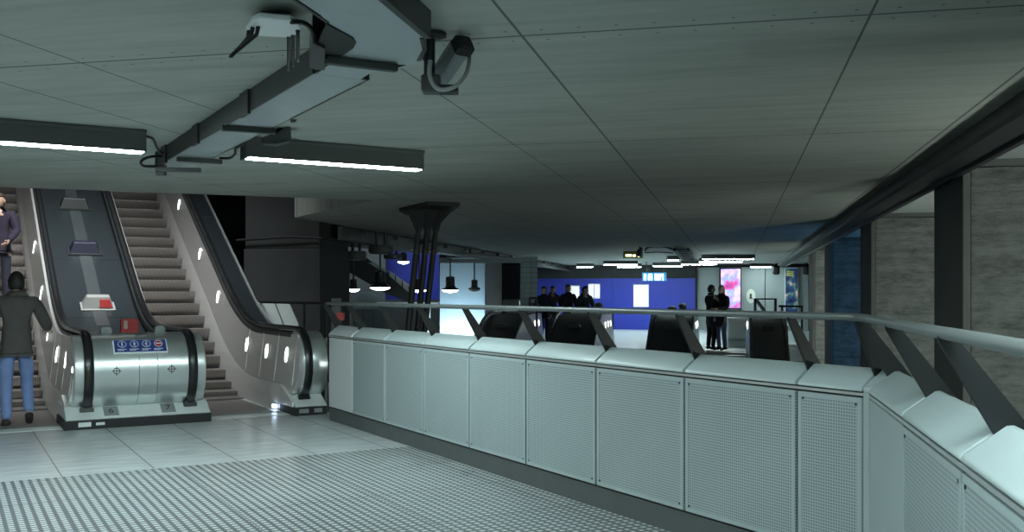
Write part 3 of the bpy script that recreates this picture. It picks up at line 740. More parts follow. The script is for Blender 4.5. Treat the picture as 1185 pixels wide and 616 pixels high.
# ------------------------------------------------------------ surveillance camera
cam_Y = 4.62
cv = thing('surveillance_camera', 'grey surveillance camera on a black ceiling post near the end of the duct', 'surveillance camera', 'w', atz(497, 40, CEIL)[:])
pc = atz(503, 38, CEIL); PX = lambda x, y, d=0: at(x, y, pc.y+d)
b = MB(); b.lathe([(.065, CEIL-.002), (.065, CEIL-.018), (.03, CEIL-.03)], (pc.x-.01, pc.y, 0), 24); b.build('flange', M['dark'], cv)
top = PX(497, 40); bot = PX(497, 104)
b = MB(); b.tube([Vector((top.x, pc.y, CEIL-.02)), bot], .026, 14); b.build('post', M['blk'], cv, smooth=True)
b = MB(); l = PX(488, 97); r = PX(510, 108); b.box(l.x, r.x, pc.y-.05, pc.y+.05, r.z, PX(0, 88).z); o = b.build('knuckle', M['dark'], cv, bevel=.012)
b = MB(); a = PX(503, 106); c = PX(541, 103); b.box(a.x, PX(530, 0).x, pc.y-.03, pc.y+.06, a.z-.005, PX(0, 99).z); b.build('cradle', M['blk'], cv, bevel=.006)
p0 = PX(508, 94, .14); p1 = PX(533, 57, .0)
d = (p1-p0).normalized(); sx = d.cross(Vector((0, 0, 1))).normalized(); uy = sx.cross(d)
def hx(p, w, h): return [p+sx*w*a+uy*h*c for a, c in ((-1, -.8), (-.8, -1), (.8, -1), (1, -.8), (1, .8), (.8, 1), (-.8, 1), (-1, .8))]
b = MB(); b.sweep([hx(p0, .033, .033), hx(p1, .035, .035)]); b.build('housing', mat('camera_grey', (.27, .31, .32), .35, .4), cv)
b = MB(); b.sweep([hx(p0+uy*.04-d*.04, .041, .005), hx(p1+uy*.04, .041, .005)]); b.build('sunshield', M['grey'], cv)
b = MB(); b.sweep([hx(p1, .044, .044), hx(p1+d*.04, .043, .043), hx(p1+d*.055, .03, .03)]); b.build('rear_cap', M['blk'], cv, smooth=True)
b = MB(); b.sweep([hx(p0-d*.012, .031, .031), hx(p0+d*.01, .034, .034)]); b.build('window', M['black'], cv)
b = cable([PX(540, 56, .2), PX(543, 66, .1), PX(540, 84, .0), PX(528, 99, -.06), PX(512, 104, -.07), PX(502, 99, -.06), PX(497, 86, -.05), PX(498, 70, -.04)], .010, '')
b.build('flex', mat('grey_flex', (.25, .27, .27), .4), cv, smooth=True)

# ------------------------------------------------------------ steel props
pr = thing('steel_strut', 'black three-legged steel strut fanning out under a ceiling plate', 'strut', 'w', atz(496, 238, CEIL)[:])
b = MB(); q = px_poly([(462, 240.5), (495, 233), (532, 234), (524, 241), (502, 245), (470, 245)], CEIL); b.prism(q, CEIL-.05, CEIL-.002); b.build('head_plate', M['blk'], pr)
Yc = atz(496, 239, CEIL).y
for (xt0, xt1, xm, xb, yb, dy) in ((470, 492, 484.5, 471, 385, -.2), (484, 508, 494.5, 482, 385, 0), (499, 524, 504.5, 490, 385, .2)):
    Yl = Yc+dy; T = .022
    b = MB()
    pol = [(xt0, 243), (xt1, 243), (xm+6, 258), (xm+3.2, 268), (xm-3.2, 268), (xm-7.5, 258)]
    b.hexa([at(x, y, Yl-T) for x, y in pol], [at(x, y, Yl+T) for x, y in pol]); b.build('bracket', M['blk'], pr, bevel=.004)
    z0 = at(xm, 264, Yl); z1 = at(xb, 395, Yl); z2 = z0+(z1-z0)*3.2
    b = MB(); b.tube([z0, z0.lerp(z2, .1), z2], [.034, .042, .04], 12); b.build('leg', M['blk'], pr, smooth=True)
    b = MB(); b.lathe([(.046, -.03), (.05, 0), (.046, .03)], at(xm-2.5, 292, Yl), 12); b.build('collar', M['dark'], pr)
# ------------------------------------------------------------ left-hand hall beyond the parapet
def wbox(x0, y0, x1, y1, Y, dep, b=None):
    """box whose front face spans the pixel rectangle at distance Y and that is dep deep"""
    b = b or MB(); p, q = at(x0, y0, Y), at(x1, y1, Y)
    return b.box(p.x, q.x, Y, Y+dep, q.z, p.z)
# big column with conduit and capping line
qa = to('pq', at(370, 340, 17)); 
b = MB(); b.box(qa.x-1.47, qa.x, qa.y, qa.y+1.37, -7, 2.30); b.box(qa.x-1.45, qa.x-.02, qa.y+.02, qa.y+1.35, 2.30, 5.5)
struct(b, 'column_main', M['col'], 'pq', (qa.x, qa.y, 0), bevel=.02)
b = MB(); z = 2.47
b.tube([(qa.x-1.55, qa.y-.10, z-.02), (qa.x-.5, qa.y-.12, z+.03), (qa.x+.05, qa.y-.06, z), (qa.x+.12, qa.y+.7, z), (qa.x+.12, qa.y+2.6, z)], .022, 10)
solo(b, 'pipe', M['dark'], 'grey horizontal pipe bending round the top of the big dark column', 'pipe', 'pq', (qa.x, qa.y, z), smooth=True)
# cladding beside the escalator foot of the column
for k, (x0, x1, lab) in enumerate(((299, 319, 'pale cladding panel behind the handrail, beside the escalator deck'), (319.6, 340, 'pale cladding panel with a slanted edge, in front of the big dark column'))):
    Y = 15.6; b = MB(); sk = 9 if k else 0
    pol = [(x0+6*0, 350), (x1-sk+6, 350), (x1+8+sk*.5, 374), (x0+8*k*0, 374), ]
    pol = [(x0-1+k*2, 350), (x1-2, 350), (x1+8, 375), (x0+6+k*4, 375)] if k == 0 else [(x0-1, 350), (x1-6, 350), (x1+5, 375), (x0+9, 375)]
    pts = [at(x, y, Y) for x, y in pol]
    lowL = pts[3].copy(); lowR = pts[2].copy(); lowL.z = lowR.z = 0
    f = [pts[0], pts[1], pts[2], lowR, lowL, pts[3]]
    b.hexa(f, [p+Vector((0, .06, 0)) for p in f]); solo(b, 'cladding_panel', M['glass'], lab, 'panel', 'w', (pts[0].x, Y, 0))
pt = thing('alarm_post', 'dark grey post with a small red alarm box where parapet meets escalator', 'post', 'w', at(388, 340, 12.9)[:2]+(0,))
b = MB(); wbox(383, 345, 394, 400, 12.9, .12, b); p = at(383, 0, 12.9); q = at(394, 0, 12.9); b.box(p.x+.001, q.x-.001, 12.902, 13.018, -.002+.0, 1); b.build('post', M['hous'], pt, bevel=.01)
b = MB(); wbox(389, 362, 398, 371, 12.85, .06, b); b.build('alarm_box', M['red'], pt, bevel=.006)
# walls and piers beyond the void
def pier(name, x0, x1, Y, m, dep=1.2, zt=2.6, frame='w'):
    b = MB(); p, q = at(x0, 340, Y), at(x1, 340, Y); b.box(p.x, q.x, Y, Y+dep, -7, zt); return struct(b, name, m, 'w', (p.x, Y, 0))
pier('wall_lit', 509, 561, 29.5, M['lblue'], .4, 2.45)
pier('column_grey', 561.5, 580, 28.5, mat('grey_blue_concrete', (.22, .25, .26), .8, 0, .2, 2), 1.5, 2.5)
pier('column_dark', 578, 603, 30, M['blk'], 1.2, 2.5)
pier('column_tiled', 602.5, 622, 27.5, M['gtile'], .9, 2.55)
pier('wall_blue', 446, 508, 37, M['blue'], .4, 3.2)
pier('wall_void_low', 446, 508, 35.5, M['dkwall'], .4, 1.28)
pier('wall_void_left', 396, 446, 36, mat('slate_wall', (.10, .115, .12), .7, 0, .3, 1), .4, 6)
b = MB(); wbox(508, 298, 604, 304, 27, .5, b); struct(b, 'lintel_void', mat('grey_blue_concrete', (.22, .25, .26)), 'w')
# stair with pale parapet
st = thing('staircase', 'distant dark staircase with pale glazed balustrade rising left in front of the blue wall', 'stairs', 'w', at(450, 375, 31))
def slab(pol, Y, dep, name, m, par, **k):
    b = MB(); b.hexa([at(x, y, Y) for x, y in pol], [at(x, y, Y+dep) for x, y in pol]); return b.build(name, m, par, **k)
slab([(396, 290), (425, 299), (447, 316), (480, 343), (480, 353), (447, 340), (398, 312)], 31.5, 1.6, 'flight', M['dark'], st)
slab([(446, 313), (449, 312), (478, 333), (478, 336)], 31.4, .06, 'handrail', M['steel'], st)
slab([(449, 318), (455, 316), (478, 336), (478, 343)], 31.45, .05, 'balustrade_glass', M['glass'], st)
slab([(426, 304), (434, 304), (446, 313), (446, 317)], 31.45, .05, 'balustrade_glass', mat('green_glass', (.30, .36, .34), .3), st)
for x, y in ((449, 315), (457, 321), (465, 327), (473, 333)):
    slab([(x, y-2), (x+1.2, y-2), (x+1.2, y+7), (x, y+7)], 31.35, .05, 'post', M['dark'], st)
b = MB(); wbox(436, 350, 507, 353, 30.5, .3, b); solo(b, 'ledge_rail', M['white'], 'long white rail low behind the three-legged strut', 'rail', 'w', at(470, 351, 30.5))
b = MB(); wbox(410, 337, 444, 350, 33.7, .2, b); wbox(411, 349.9, 443, 623, 33.72, .16, b); solo(b, 'glazed_screen', mat('slate_glass', (.20, .25, .26), .3), 'slate grey glazed screen under the far stairs', 'screen', 'w', at(425, 350, 33))
sb = thing('screen', 'slate panelled screen seen between rail and parapet caps at left', 'screen', 'w', at(430, 385, 32))
for k in range(4):
    b = MB(); wbox(408+k*12, 358, 419.2+k*12, 400, 32, .15, b); b.build('panel', mat('slate_panel', (.10, .13, .135), .4), sb)
b = MB(); wbox(492, 350, 497, 400, 29.2, .4, b); solo(b, 'pale_post', M['white'], 'slim white post under the rail beside the pale blue wall', 'post', 'w', at(494, 400, 29.2), bevel=.03)
# pendant lamps
def pendant(px, py, Y, w, label, lit=True, top=None):
    c = at(px, py, Y); r = w/2/F*Y
    t = thing('pendant_lamp', label, 'lamp', 'w', c[:], 'pendant lamps over the void')
    b = MB(); b.lathe([(r, 0), (r*.98, .04), (r*.62, r*.35), (r*.52, r*.55), (r*.52, r*1.5), (r*.30, r*1.6), (.02, r*1.62)], c, 24)
    b.build('lamp_shade', M['dark'], t, smooth=True)
    b = MB(); b.lathe([(.02, .005), (r*.94, .005), (r*.94, -.015), (r*.6, -.05), (.02, -.07)], c, 24)
    b.build('lens', emit('pendant_glow', (.85, .97, 1), 14) if lit else M['grey'], t, smooth=True)
    zt = (9.45 if to('pq', c).x < -6.95 else 2.69) if top is None else 9.45
    b = MB(); b.tube([c+Vector((0, 0, r*1.6)), Vector((c.x, c.y, zt))], .02, 8); b.build('rod', M['dark'], t)
pendant(440, 333, 23.5, 24, 'lit bell-shaped pendant lamp in front of the dark far stairs')
pendant(409, 335, 24.5, 15, 'lit pendant lamp half hidden behind the big column')
pendant(485, 336, 26.5, 17, 'lit pendant lamp seen between the legs of the strut')
pendant(521, 336, 26.8, 20, 'lit pendant lamp in front of the pale blue wall')
pendant(549, 335, 27.2, 14, 'dimmer pendant lamp at the right edge of the pale blue wall', lit=False)
pendant(467, 303, 28, 14, 'lit pendant lamp high in front of the distant blue wall', top=3.2)
def drum_lamp(px, py, Y, w, h, label):
    c = at(px, py, Y); r = w/2/F*Y; hh = h/F*Y
    t = thing('drum_lamp', label, 'lamp', 'w', c[:], 'drum lamps over the void')
    b = MB(); b.lathe([(.02, hh/2), (r*.9, hh/2), (r, hh*.3), (r, -hh*.3), (r*.9, -hh/2), (.02, -hh/2)], c, 28); b.build('drum', M['hous'], t, smooth=True)
    for s in (-.35, .35):
        b = MB(); b.tube([c+Vector((r*s, 0, hh*.4)), Vector((c.x+r*s, c.y, 9.45 if to('pq', c).x < -6.85 else 2.69))], .03, 8); b.build('rod', M['dark'], t)
drum_lamp(441, 289, 18.6, 29, 10, 'broad dark drum lamp hanging on two rods below the ceiling edge')
drum_lamp(412, 296, 20.0, 24, 10, 'bluish drum lamp hanging right beside the big column')
drum_lamp(455, 297, 22.5, 22, 6, 'flat drum lamp hanging behind the broad one')
drum_lamp(537, 297, 25.5, 40, 4, 'wide flat lamp bar under the ceiling edge before the pale wall')
b = MB()
for k in range(5):
    p0, p1 = at(402+k*36, 283+k*3.2, 20+k*1.2), at(438+k*36, 286.2+k*3.2, 21.2+k*1.2)
    b.tube([p0, p1], .05, 8)
solo(b, 'pipe', M['grey'], 'pale pipe running along under the ceiling edge above the pendant lamps', 'pipe', 'w', at(402, 283, 20))

# ------------------------------------------------------------ escalators on the far side
PT = 26.3; TOPZ = 1.0
def fall(p): return -rise(-(p-PT), 1.0, .9)
def fstations(p0, p1):
    r, p = [], p0
    while p < p1-1e-6: r.append(p); p += .2
    return r+[p1]
def fsw(b, prof, p0, p1): return b.sweep([[(q, p, fall(p)+h) for q, h in prof] for p in fstations(p0, p1)])
M['fdeck'] = mat('brown_black_deck', (.022, .021, .021), .5, 0, .2, 2)
def far_divider(label, qa, qb, grp, lamps_r=True, box=False):
    c = (qa+qb)/2
    t = thing('escalator_divider', label, 'escalator balustrade', 'pq', (c, PT, 0), grp)
    b = MB(); fsw(b, [(qa+.14, .7), (qa+.14, .93), (qb-.14, .93), (qb-.14, .7)], 20.5, PT+1.2); b.build('deck', M['fdeck'], t, smooth=True)
    for s, q in ((1, qa), (-1, qb)):
        b = MB(); fsw(b, [(q, -.5), (q, .25), (q+s*.06, .93), (q+s*.10, .93), (q+s*.10, -.5)], 20.5, PT+1.25); b.build('side_panel', M['psteel'], t, smooth=True)
        b = MB(); hq = q+s*.09
        rg = [[(hq+dx, p, fall(p)+1.0+dz) for dx, dz in ((-.04, -.01), (-.03, .03), (.03, .03), (.04, -.01))] for p in fstations(20.5, PT+1.2)]
        rg += [[(hq+dx, PT+1.2+math.sin(R(a))*(.42+dz), .58+math.cos(R(a))*(.42+dz)) for dx, dz in ((-.04, -.01), (-.03, .03), (.03, .03), (.04, -.01))] for a in range(15, 181, 15)]
        b.sweep(rg); b.build('handrail', M['black'], t, smooth=True)
        if (s == -1 and lamps_r) or s == 1:
            for k in range(3):
                p = PT+.75-k*.55; b = MB(); cc = Vector((q+s*.035, p, fall(p)+.66))
                b.ball(cc, .02, .05, .095); b.build('oval_lamp', M['oval_far'], t)
    b = MB(); b.lathe([(.05, qa+.16), (.40, qa+.16), (.40, qb-.16), (.05, qb-.16)], (0, PT+1.2, .56), 24, 'x'); b.build('drum', M['steel_h'], t, smooth=True)
    b = MB(); b.box(qa, qb, PT+.6, PT+1.35, .001, .16); b.build('plinth', M['plinth'], t)
    b = MB(); p = PT-1.55; zz = fall(p)+.94; b.hexa([(c-.16, p, zz), (c+.16, p, zz), (c+.16, p+.1, zz+.05), (c-.16, p+.1, zz+.05)], [(c-.12, p+.02, zz+.10), (c+.12, p+.02, zz+.10), (c+.12, p+.08, zz+.12), (c-.12, p+.08, zz+.12)]); b.build('slide_stop', M['dark'], t)
    return t
def qpx(px, p): return at_y('pq', px, p).x
FD = [('far escalator top with pale side panel and glowing ovals, left of the waiting group', 559, 611),
      ('far escalator divider with dark humped deck, below the group of four people', 640, 699),
      ('far escalator divider with dark humped deck, left of the standing couple', 751, 806),
      ('far escalator divider with dark deck, right of the standing couple below the black kiosk', 864, 912)]
for lab, x0, x1 in FD:
    far_divider(lab, qpx(x0, PT-.9), qpx(x1, PT-.9), 'far escalator dividers')
qs = [(qpx(a, PT-.9), qpx(c, PT-.9)) for a, c in ((611, 640), (699, 751), (806, 864))]
for k, (qa, qb) in enumerate(qs):
    lab = ['far escalator running down left of the humped decks', 'far escalator running down between the two humped decks', 'far escalator where the couple stands'][k]
    t = thing('escalator', lab, 'escalator', 'pq', ((qa+qb)/2, PT, 0), 'far escalators')
    b = MB(); b.box(qa+.01, qb-.01, PT-.1, PT+1.3, -.30, .004); b.build('landing_plate', M['plinth'], t)
    for j in range(12):
        p = PT-.15-j*.346; z = fall(p+.1)+.0
        b = MB(); b.prism_x([(p, z), (p-.36, z), (p-.36, z-.3), (p, z-.25)], qa+.02, qb-.02); grid_child(b, 'step', M['tread'], t, 'pq', ((qa+qb)/2, p, z))
# drum end on the far floor, right of the couple
nd = thing('escalator_drum', 'bright rounded steel escalator drum on the far floor, right of the couple', 'escalator balustrade', 'w', at(857, 408, 27.2)[:2]+(0,))
p, q = at(844, 380, 27.2), at(867, 380, 27.2); 
b = MB(); b.lathe([(.03, p.x), (.36, p.x), (.36, q.x), (.03, q.x)], (0, 27.6, .5), 24, 'x'); b.build('drum', M['white'], nd, smooth=True)
b = MB(); b.box(p.x, q.x, 27.3, 28.0, .001, .16); b.build('plinth', M['plinth'], nd)
# ------------------------------------------------------------ far hall
FP = 40.6
def fq(px): return at_y('pq', px, FP).x
def fz(py): return CH-(py-HY)/F*39.6
b = MB(); b.box(-13, fq(806), FP, FP+.3, -.002, fz(322)); b.box(fq(708), fq(709), FP-.03, FP, 0, fz(322)); b.box(fq(772), fq(773), FP-.03, FP, 0, fz(322)); struct(b, 'wall_hoarding', M['blue'], 'pq', (fq(720), FP, 0))
b = MB(); b.box(-13, fq(806), FP+.02, FP+.3, fz(321.8), 2.7); struct(b, 'wall_over_hoarding', M['dkwall'], 'pq', (fq(720), FP, 0))
xs = [806.5, 833, 857, 885.5, 910, 936]
for k, (a, c) in enumerate(zip(xs, xs[1:])):
    b = MB(); b.box(fq(a)+.015, fq(c)-.015, FP, FP+.3, 0, fz(309.5)); struct(b, 'wall_panel_%d' % (k+1), M['panelg'], 'pq', (fq(a), FP, 0), bevel=.01)
b = MB(); b.box(fq(806), 3, FP+.1, FP+.4, 0, 2.7); struct(b, 'wall_backing', M['dkwall'], 'pq', (0, FP, 0))
b = MB(); b.box(fq(804.8), fq(806.4), FP-.25, FP, 0, fz(310)); struct(b, 'trim_3', M['blk'], 'pq', (fq(805), FP, 0))
def hang(px0, py0, px1, py1, name, label, cat, m, d=.06, Yd=39.3, border=None, group=None):
    t = thing(name, label, cat, 'pq', (fq((px0+px1)/2), FP-d, fz(py1)), group)
    b = MB(); b.box(fq(px0), fq(px1), FP-d, FP-.002, fz(py1), fz(py0)); b.build('frame', border or M['white'], t, bevel=.01)
    b = MB(); w = (fq(px1)-fq(px0))*.05; b.box(fq(px0)+w, fq(px1)-w, FP-d-.008, FP-d+.01, fz(py1)+.05, fz(py0)-.05); s = b.build('sheet', m, t)
    return t, s
def lines(t, px0, py0, px1, py1, n, m, d):
    b = MB(); q0, q1 = fq(px0), fq(px1)
    for k in range(n):
        z = fz(py0+(py1-py0)*(k+.5)/n); b.box(q0, q0+(q1-q0)*(.5+.5*((k*37) % 10)/10), FP-d-.012, FP-d-.004, z-.012, z+.012)
    b.build('print', m, t)
pale = mat('pale_print', (.55, .60, .62)); redp = mat('pale_red_print', (.6, .42, .42))
t, s = hang(733, 329, 751, 356, 'map_board', 'tall white map board on the blue hoarding, under the blue and white hanging sign', 'notice board', M['paper']); lines(t, 736, 335, 748, 354, 7, pale, .06); lines(t, 738, 333, 746, 335, 1, redp, .06)
t, s = hang(681, 328, 687.5, 346, 'map_board', 'left half of the white double notice on the blue hoarding, nearest the group of four', 'notice board', M['paper']); lines(t, 682, 331, 686, 344, 5, pale, .06)
t, s = hang(688, 328, 694.5, 346, 'map_board', 'right half of the white double notice on the blue hoarding', 'notice board', M['paper']); lines(t, 689, 331, 693, 344, 5, pale, .06)
t, s = hang(657, 330, 671, 347, 'map_board', 'white notice board partly hidden behind the heads of the group', 'notice board', M['paper']); lines(t, 659, 333, 669, 345, 5, pale, .06)
art1 = poster_mat('magenta_blue_poster', [(.28, (.10, .03, .22)), (.42, (.55, .06, .25)), (.5, (.25, .35, .8)), (.58, (.85, .45, .6)), (.7, (.85, .9, .95))], 1.5, .9)
t, s = hang(833, 310, 858, 358, 'poster_lightbox', 'backlit poster lightbox with pink, blue and white artwork behind the couple', 'poster', art1, .12, border=M['blk'])
art2 = poster_mat('dark_colour_poster', [(.34, (.008, .01, .03)), (.5, (.02, .04, .12)), (.57, (.06, .2, .12)), (.62, (.5, .2, .35)), (.68, (.5, .5, .2))], 3.0, .5)
t, s = hang(908, 310, 923.5, 362, 'poster_lightbox', 'narrow dark poster lightbox with white border near the concrete piers', 'poster', art2, .12, border=mat('pale_frame', (.7, .75, .78)))
b = MB()
for k, w in enumerate((.8, .7, .75)): 
    z = fz(315+k*2.2); b.box(fq(910.5), fq(910.5)+(fq(921)-fq(910.5))*w, FP-.14, FP-.125, z-.025, z+.025)
b.build('lettering', mat('yellow_print', (.7, .65, .1)), t)
for c, dx in ((fq(897), 0), (fq(931), 0)):
    lab = 'black ceiling spotlight '+('left' if c < fq(910) else 'right')+' of the narrow dark poster'
    t = thing('spotlight', lab, 'spotlight', 'pq', (c, FP-.8, 2.6), 'spotlights by the narrow poster')
    b = MB(); b.tube([(c, FP-1.05, 2.60), (c, FP-.92, 2.30)], .14, 14); b.build('can', M['blk'], t, smooth=True)
    b = MB(); b.tube([(c, FP-1.0, 2.695), (c, FP-1.02, 2.5)], .035, 8); b.build('stem', M['blk'], t)
b = MB(); b.box(fq(893), fq(936), FP-.9, FP-.7, 2.60, 2.66); solo(b, 'lighting_track', M['blk'], 'black track along the ceiling above the narrow dark poster', 'track', 'pq', (fq(915), FP-.8, 2.6))
sg2 = thing('round_notice', 'pale oval notice on the grey wall, right of the pink and blue poster', 'notice', 'pq', (fq(869), FP-.05, fz(350)))
b = MB(); c = Vector((fq(869), FP-.04, fz(343))); n = 24
b.sweep([[c+Vector((math.cos(2*math.pi*i/n)*.18, d, math.sin(2*math.pi*i/n)*.29)) for i in range(n)] for d in (-.02, .036)]); b.build('disc', mat('cream_disc', (.72, .76, .66), .5), sg2)
b = MB(); b.box(c.x-.05, c.x+.03, c.y-.03, c.y-.019, c.z-.08, c.z+.10); b.box(c.x-.07, c.x+.06, c.y-.03, c.y-.019, c.z-.10, c.z-.06); b.build('mark', M['dark'], sg2)
# hanging lit sign
hs = thing('hanging_sign', 'small lit blue and white hanging sign above the tall map board', 'sign', 'w', at(757, 316, 36)[:])
b = MB(); wbox(743.5, 315.5, 771.5, 325.5, 36, .12, b); b.build('case', mat('cyan_sign', (.05, .30, .65), .4), hs, bevel=.01)
b = MB()
for x0, x1 in ((745, 748), (750, 755), (757.5, 768)): wbox(x0, 317, x1, 324.6, 35.985, .02, b)
b.build('lettering', emit('cyan_white_glow', (.5, .85, 1), 1.6), hs)
b = MB()
for x0, x1 in ((752, 752.8), (764.5, 766)): wbox(x0, 320.5, x1, 325, 35.975, .02, b)
b.build('cut', mat('cyan_sign', (.05, .30, .65)), hs)
for x in (748, 767):
    b = MB(); p = at(x, 316, 36.06); b.tube([p, Vector((p.x, p.y, 2.698))], .015, 6); b.build('rod', M['dark'], hs)
# exit sign and camera
ex = thing('exit_sign', 'small lit yellow-green exit sign hanging from the far ceiling', 'exit sign', 'w', at(733, 299, 25.2)[:])
b = MB(); wbox(721.5, 290.5, 744, 299, 25.2, .10, b); b.build('case', mat('olive_sign', (.10, .13, .03), .5), ex, bevel=.01)
b = MB(); wbox(724, 294.5, 731, 297, 25.19, .02, b); wbox(732.5, 294.8, 735.5, 297.2, 25.19, .02, b); wbox(738, 295.3, 740, 297.6, 25.19, .02, b); b.build('legend', emit('yellow_glow', (1, .9, .45), 2.2), ex)
b = MB(); p = at(742, 290, 25.25); b.tube([p, Vector((p.x, p.y, 2.698))], .03, 8); b.build('stem', M['blk'], ex)
fc_ = thing('dome_camera', 'small black camera on a stem beside the exit sign', 'surveillance camera', 'w', at(743, 291, 24.8)[:])
b = MB(); b.tube([at(740, 289, 24.8), at(739.5, 297, 24.8)], .06, 10); b.build('body', M['blk'], fc_, smooth=True)
b = MB(); p = at(741, 288.5, 24.8); b.tube([at(740, 290, 24.8), Vector((p.x, p.y, 2.698))], .025, 8); b.build('stem', M['blk'], fc_)
c1 = [at(746, 291, 25), at(749, 287, 25), at(757, 285.5, 25), at(770, 286, 25), at(779, 289, 25.2)]
solo(cable(c1, .022, ''), 'conduit', M['dark'], 'thin conduit curving along the ceiling from exit sign to the slatted tray', 'conduit', 'w', c1[0][:])
b = cable([at(746, 292.5, 25.2), at(762, 292, 25.2), at(779, 293, 25.2)], .015, ''); solo(b, 'conduit', M['dark'], 'straight conduit below the curved one beside the exit sign', 'conduit', 'w', at(746, 292, 25.2)[:])
# slatted cable tray
lt = thing('cable_tray', 'black slatted cable tray under the far ceiling between exit sign and strip lights', 'cable tray', 'w', at(792, 290, 24)[:])
za = 2.55
for e0, e1 in (((781, 286), (790, 303)), ((796, 285), (806, 301))):
    p0, p1 = at(e0[0], e0[1], 24.2), at(e1[0], e1[1], 31); p0.z = p1.z = 2.6
    b = MB(); b.tube([p0, p1], .05, 6); b.build('rail', M['blk'], lt)
for k in range(8):
    t_ = k/7; a = at(781+9*t_, 286, 24.2+6.8*t_); c = at(796+10*t_, 286, 24.2+6.8*t_); a.z = c.z = 2.6
    b = MB(); b.box(a.x, c.x, a.y-.12, a.y+.12, 2.57, 2.62); b.build('rung', M['dark'], lt)
# far strip lights
far = [(698, 738, 307.3, 'far strip light directly over the double notice'), (714, 742, 310.2, 'far strip light just left of the hanging sign, low'), (755, 790, 309, 'far strip light over the hanging sign'),
       (788, 830, 307, 'far strip light crossing the slatted tray end'), (772, 786, 302.3, 'short far strip light left of the slatted tray'), (812, 873, 301, 'long near strip light right of the slatted tray'),
       (809, 859, 304.3, 'far strip light below the long one right of the tray'), (667, 687, 311.3, 'far strip light nearest the tiled column, over the group'), (868, 893, 311.5, 'far strip light furthest right, over the grey wall')]
for x0, x1, y, lab in far:
    Y = min(38.4, 1120*1.03/(340-y)); p = at(x0, y, Y); q = at(x1, y, Y)
    t = thing('strip_light', lab, 'strip light', 'w', ((p.x+q.x)/2, Y, CEIL), 'far strip lights')
    b = MB(); b.box(p.x, q.x, Y-.10, Y+.10, 2.56, CEIL-.004); b.build('housing', M['hous'], t)
    b = MB(); b.box(p.x+.03, q.x-.03, Y-.07, Y+.07, 2.545, 2.575); b.build('diffuser', M['tube_far'], t)
# kiosk frame, rails, black kiosk
def frame_px(pts, Y, r, name, label, cat, m):
    t = thing(name, label, cat, 'w', at(pts[0][0], 340, Y)[:2]+(0,))
    return t
kb = thing('ticket_kiosk', 'black kiosk with an open window frame on the far floor, right of the couple', 'kiosk', 'w', at(890, 340, 28.2)[:2]+(0,))
b = MB(); p, q = at(869, 362, 28.2), at(905, 362, 28.2); b.box(p.x, q.x, 28.2, 28.7, 0, p.z); b.build('body', M['blk'], kb, bevel=.02)
for (x0, y0, x1, y1) in ((873, 345.5, 899, 347), (873, 345.5, 875.5, 363), (896.5, 345.5, 899, 363)):
    b = MB(); wbox(x0, y0, x1, y1, 28.25, .08, b); b.build('frame_bar', M['blk'], kb)
b = MB(); b.tube([at(875, 347, 28.3), at(886, 362, 28.2)], .05, 8); b.build('brace', M['grey'], kb)
gr = thing('guard_rail', 'black tubular guard rail on the far floor in front of the narrow poster', 'guard rail', 'w', at(915, 340, 28)[:2]+(0,))
for pa_, pb_ in (((901, 354.5), (929, 355)), ((901, 362), (929, 362))):
    b = MB(); b.tube([at(*pa_, 28), at(*pb_, 28)], .03, 8); b.build('rail', M['blk'], gr)
for x in (905, 928):
    p = at(x, 354, 28); b = MB(); b.tube([p, Vector((p.x, p.y, 0))], .03, 8); b.build('post', M['blk'], gr)
gr = thing('guard_rail', 'dark guard rail with slanting stay left of the group, before the tiled column', 'guard rail', 'w', at(616, 340, 26.8)[:2]+(0,))
for pa_, pb_ in (((612.5, 345), (622, 345)), ((612.5, 352), (620, 352)), ((621.5, 344), (617, 358))):
    b = MB(); b.tube([at(*pa_, 26.8), at(*pb_, 26.8)], .03, 8); b.build('rail', M['blk'], gr)
for x in (613, 621):
    p = at(x, 345, 26.8); b = MB(); b.tube([p, Vector((p.x, p.y, 0))], .03, 8); b.build('post', M['blk'], gr)
b = MB(); p, q = at(581, 346, 29.2), at(602, 346, 29.2); b.prism_x([(29.2, 0), (29.2, 1.1), (29.35, 1.30), (29.7, 1.33), (29.7, 0)], p.x, q.x)
solo(b, 'steel_housing', M['steel'], 'rounded grey steel housing behind the leftmost far escalator', 'housing', 'w', (p.x, 29.2, 0), bevel=.06, smooth=True, seg=4)
bn = thing('bench', 'low white bench on the far floor behind the guard rail at right', 'bench', 'w', at(917, 375, 33)[:2]+(0,))
b = MB(); p, q = at(909, 372, 33), at(926, 372, 33); b.box(p.x, q.x, 33, 33.5, .40, .50); b.build('seat', M['white'], bn)
for x in (p.x+.05, q.x-.1): 
    b = MB(); b.box(x, x+.05, 33.05, 33.45, .001, .4); b.build('leg', M['dark'], bn)

g2 = thing('guard_rail', 'slim dark guard rail crossing in front of the big dark column', 'guard rail', 'uv', (4.4, 13.5, 0))
ua, ub = at_x('uv', 296, 4.4).y, at_x('uv', 384, 4.4).y
b = MB(); b.tube([(4.4, ua, 1.365), (4.4, ub, 1.37)], .02, 8); b.build('rail', M['blk'], g2)
for px in (352, 378):
    u = at_x('uv', px, 4.4).y; b = MB(); b.tube([(4.4, u, 0), (4.4, u, 1.36)], .018, 8); b.build('post', M['blk'], g2)
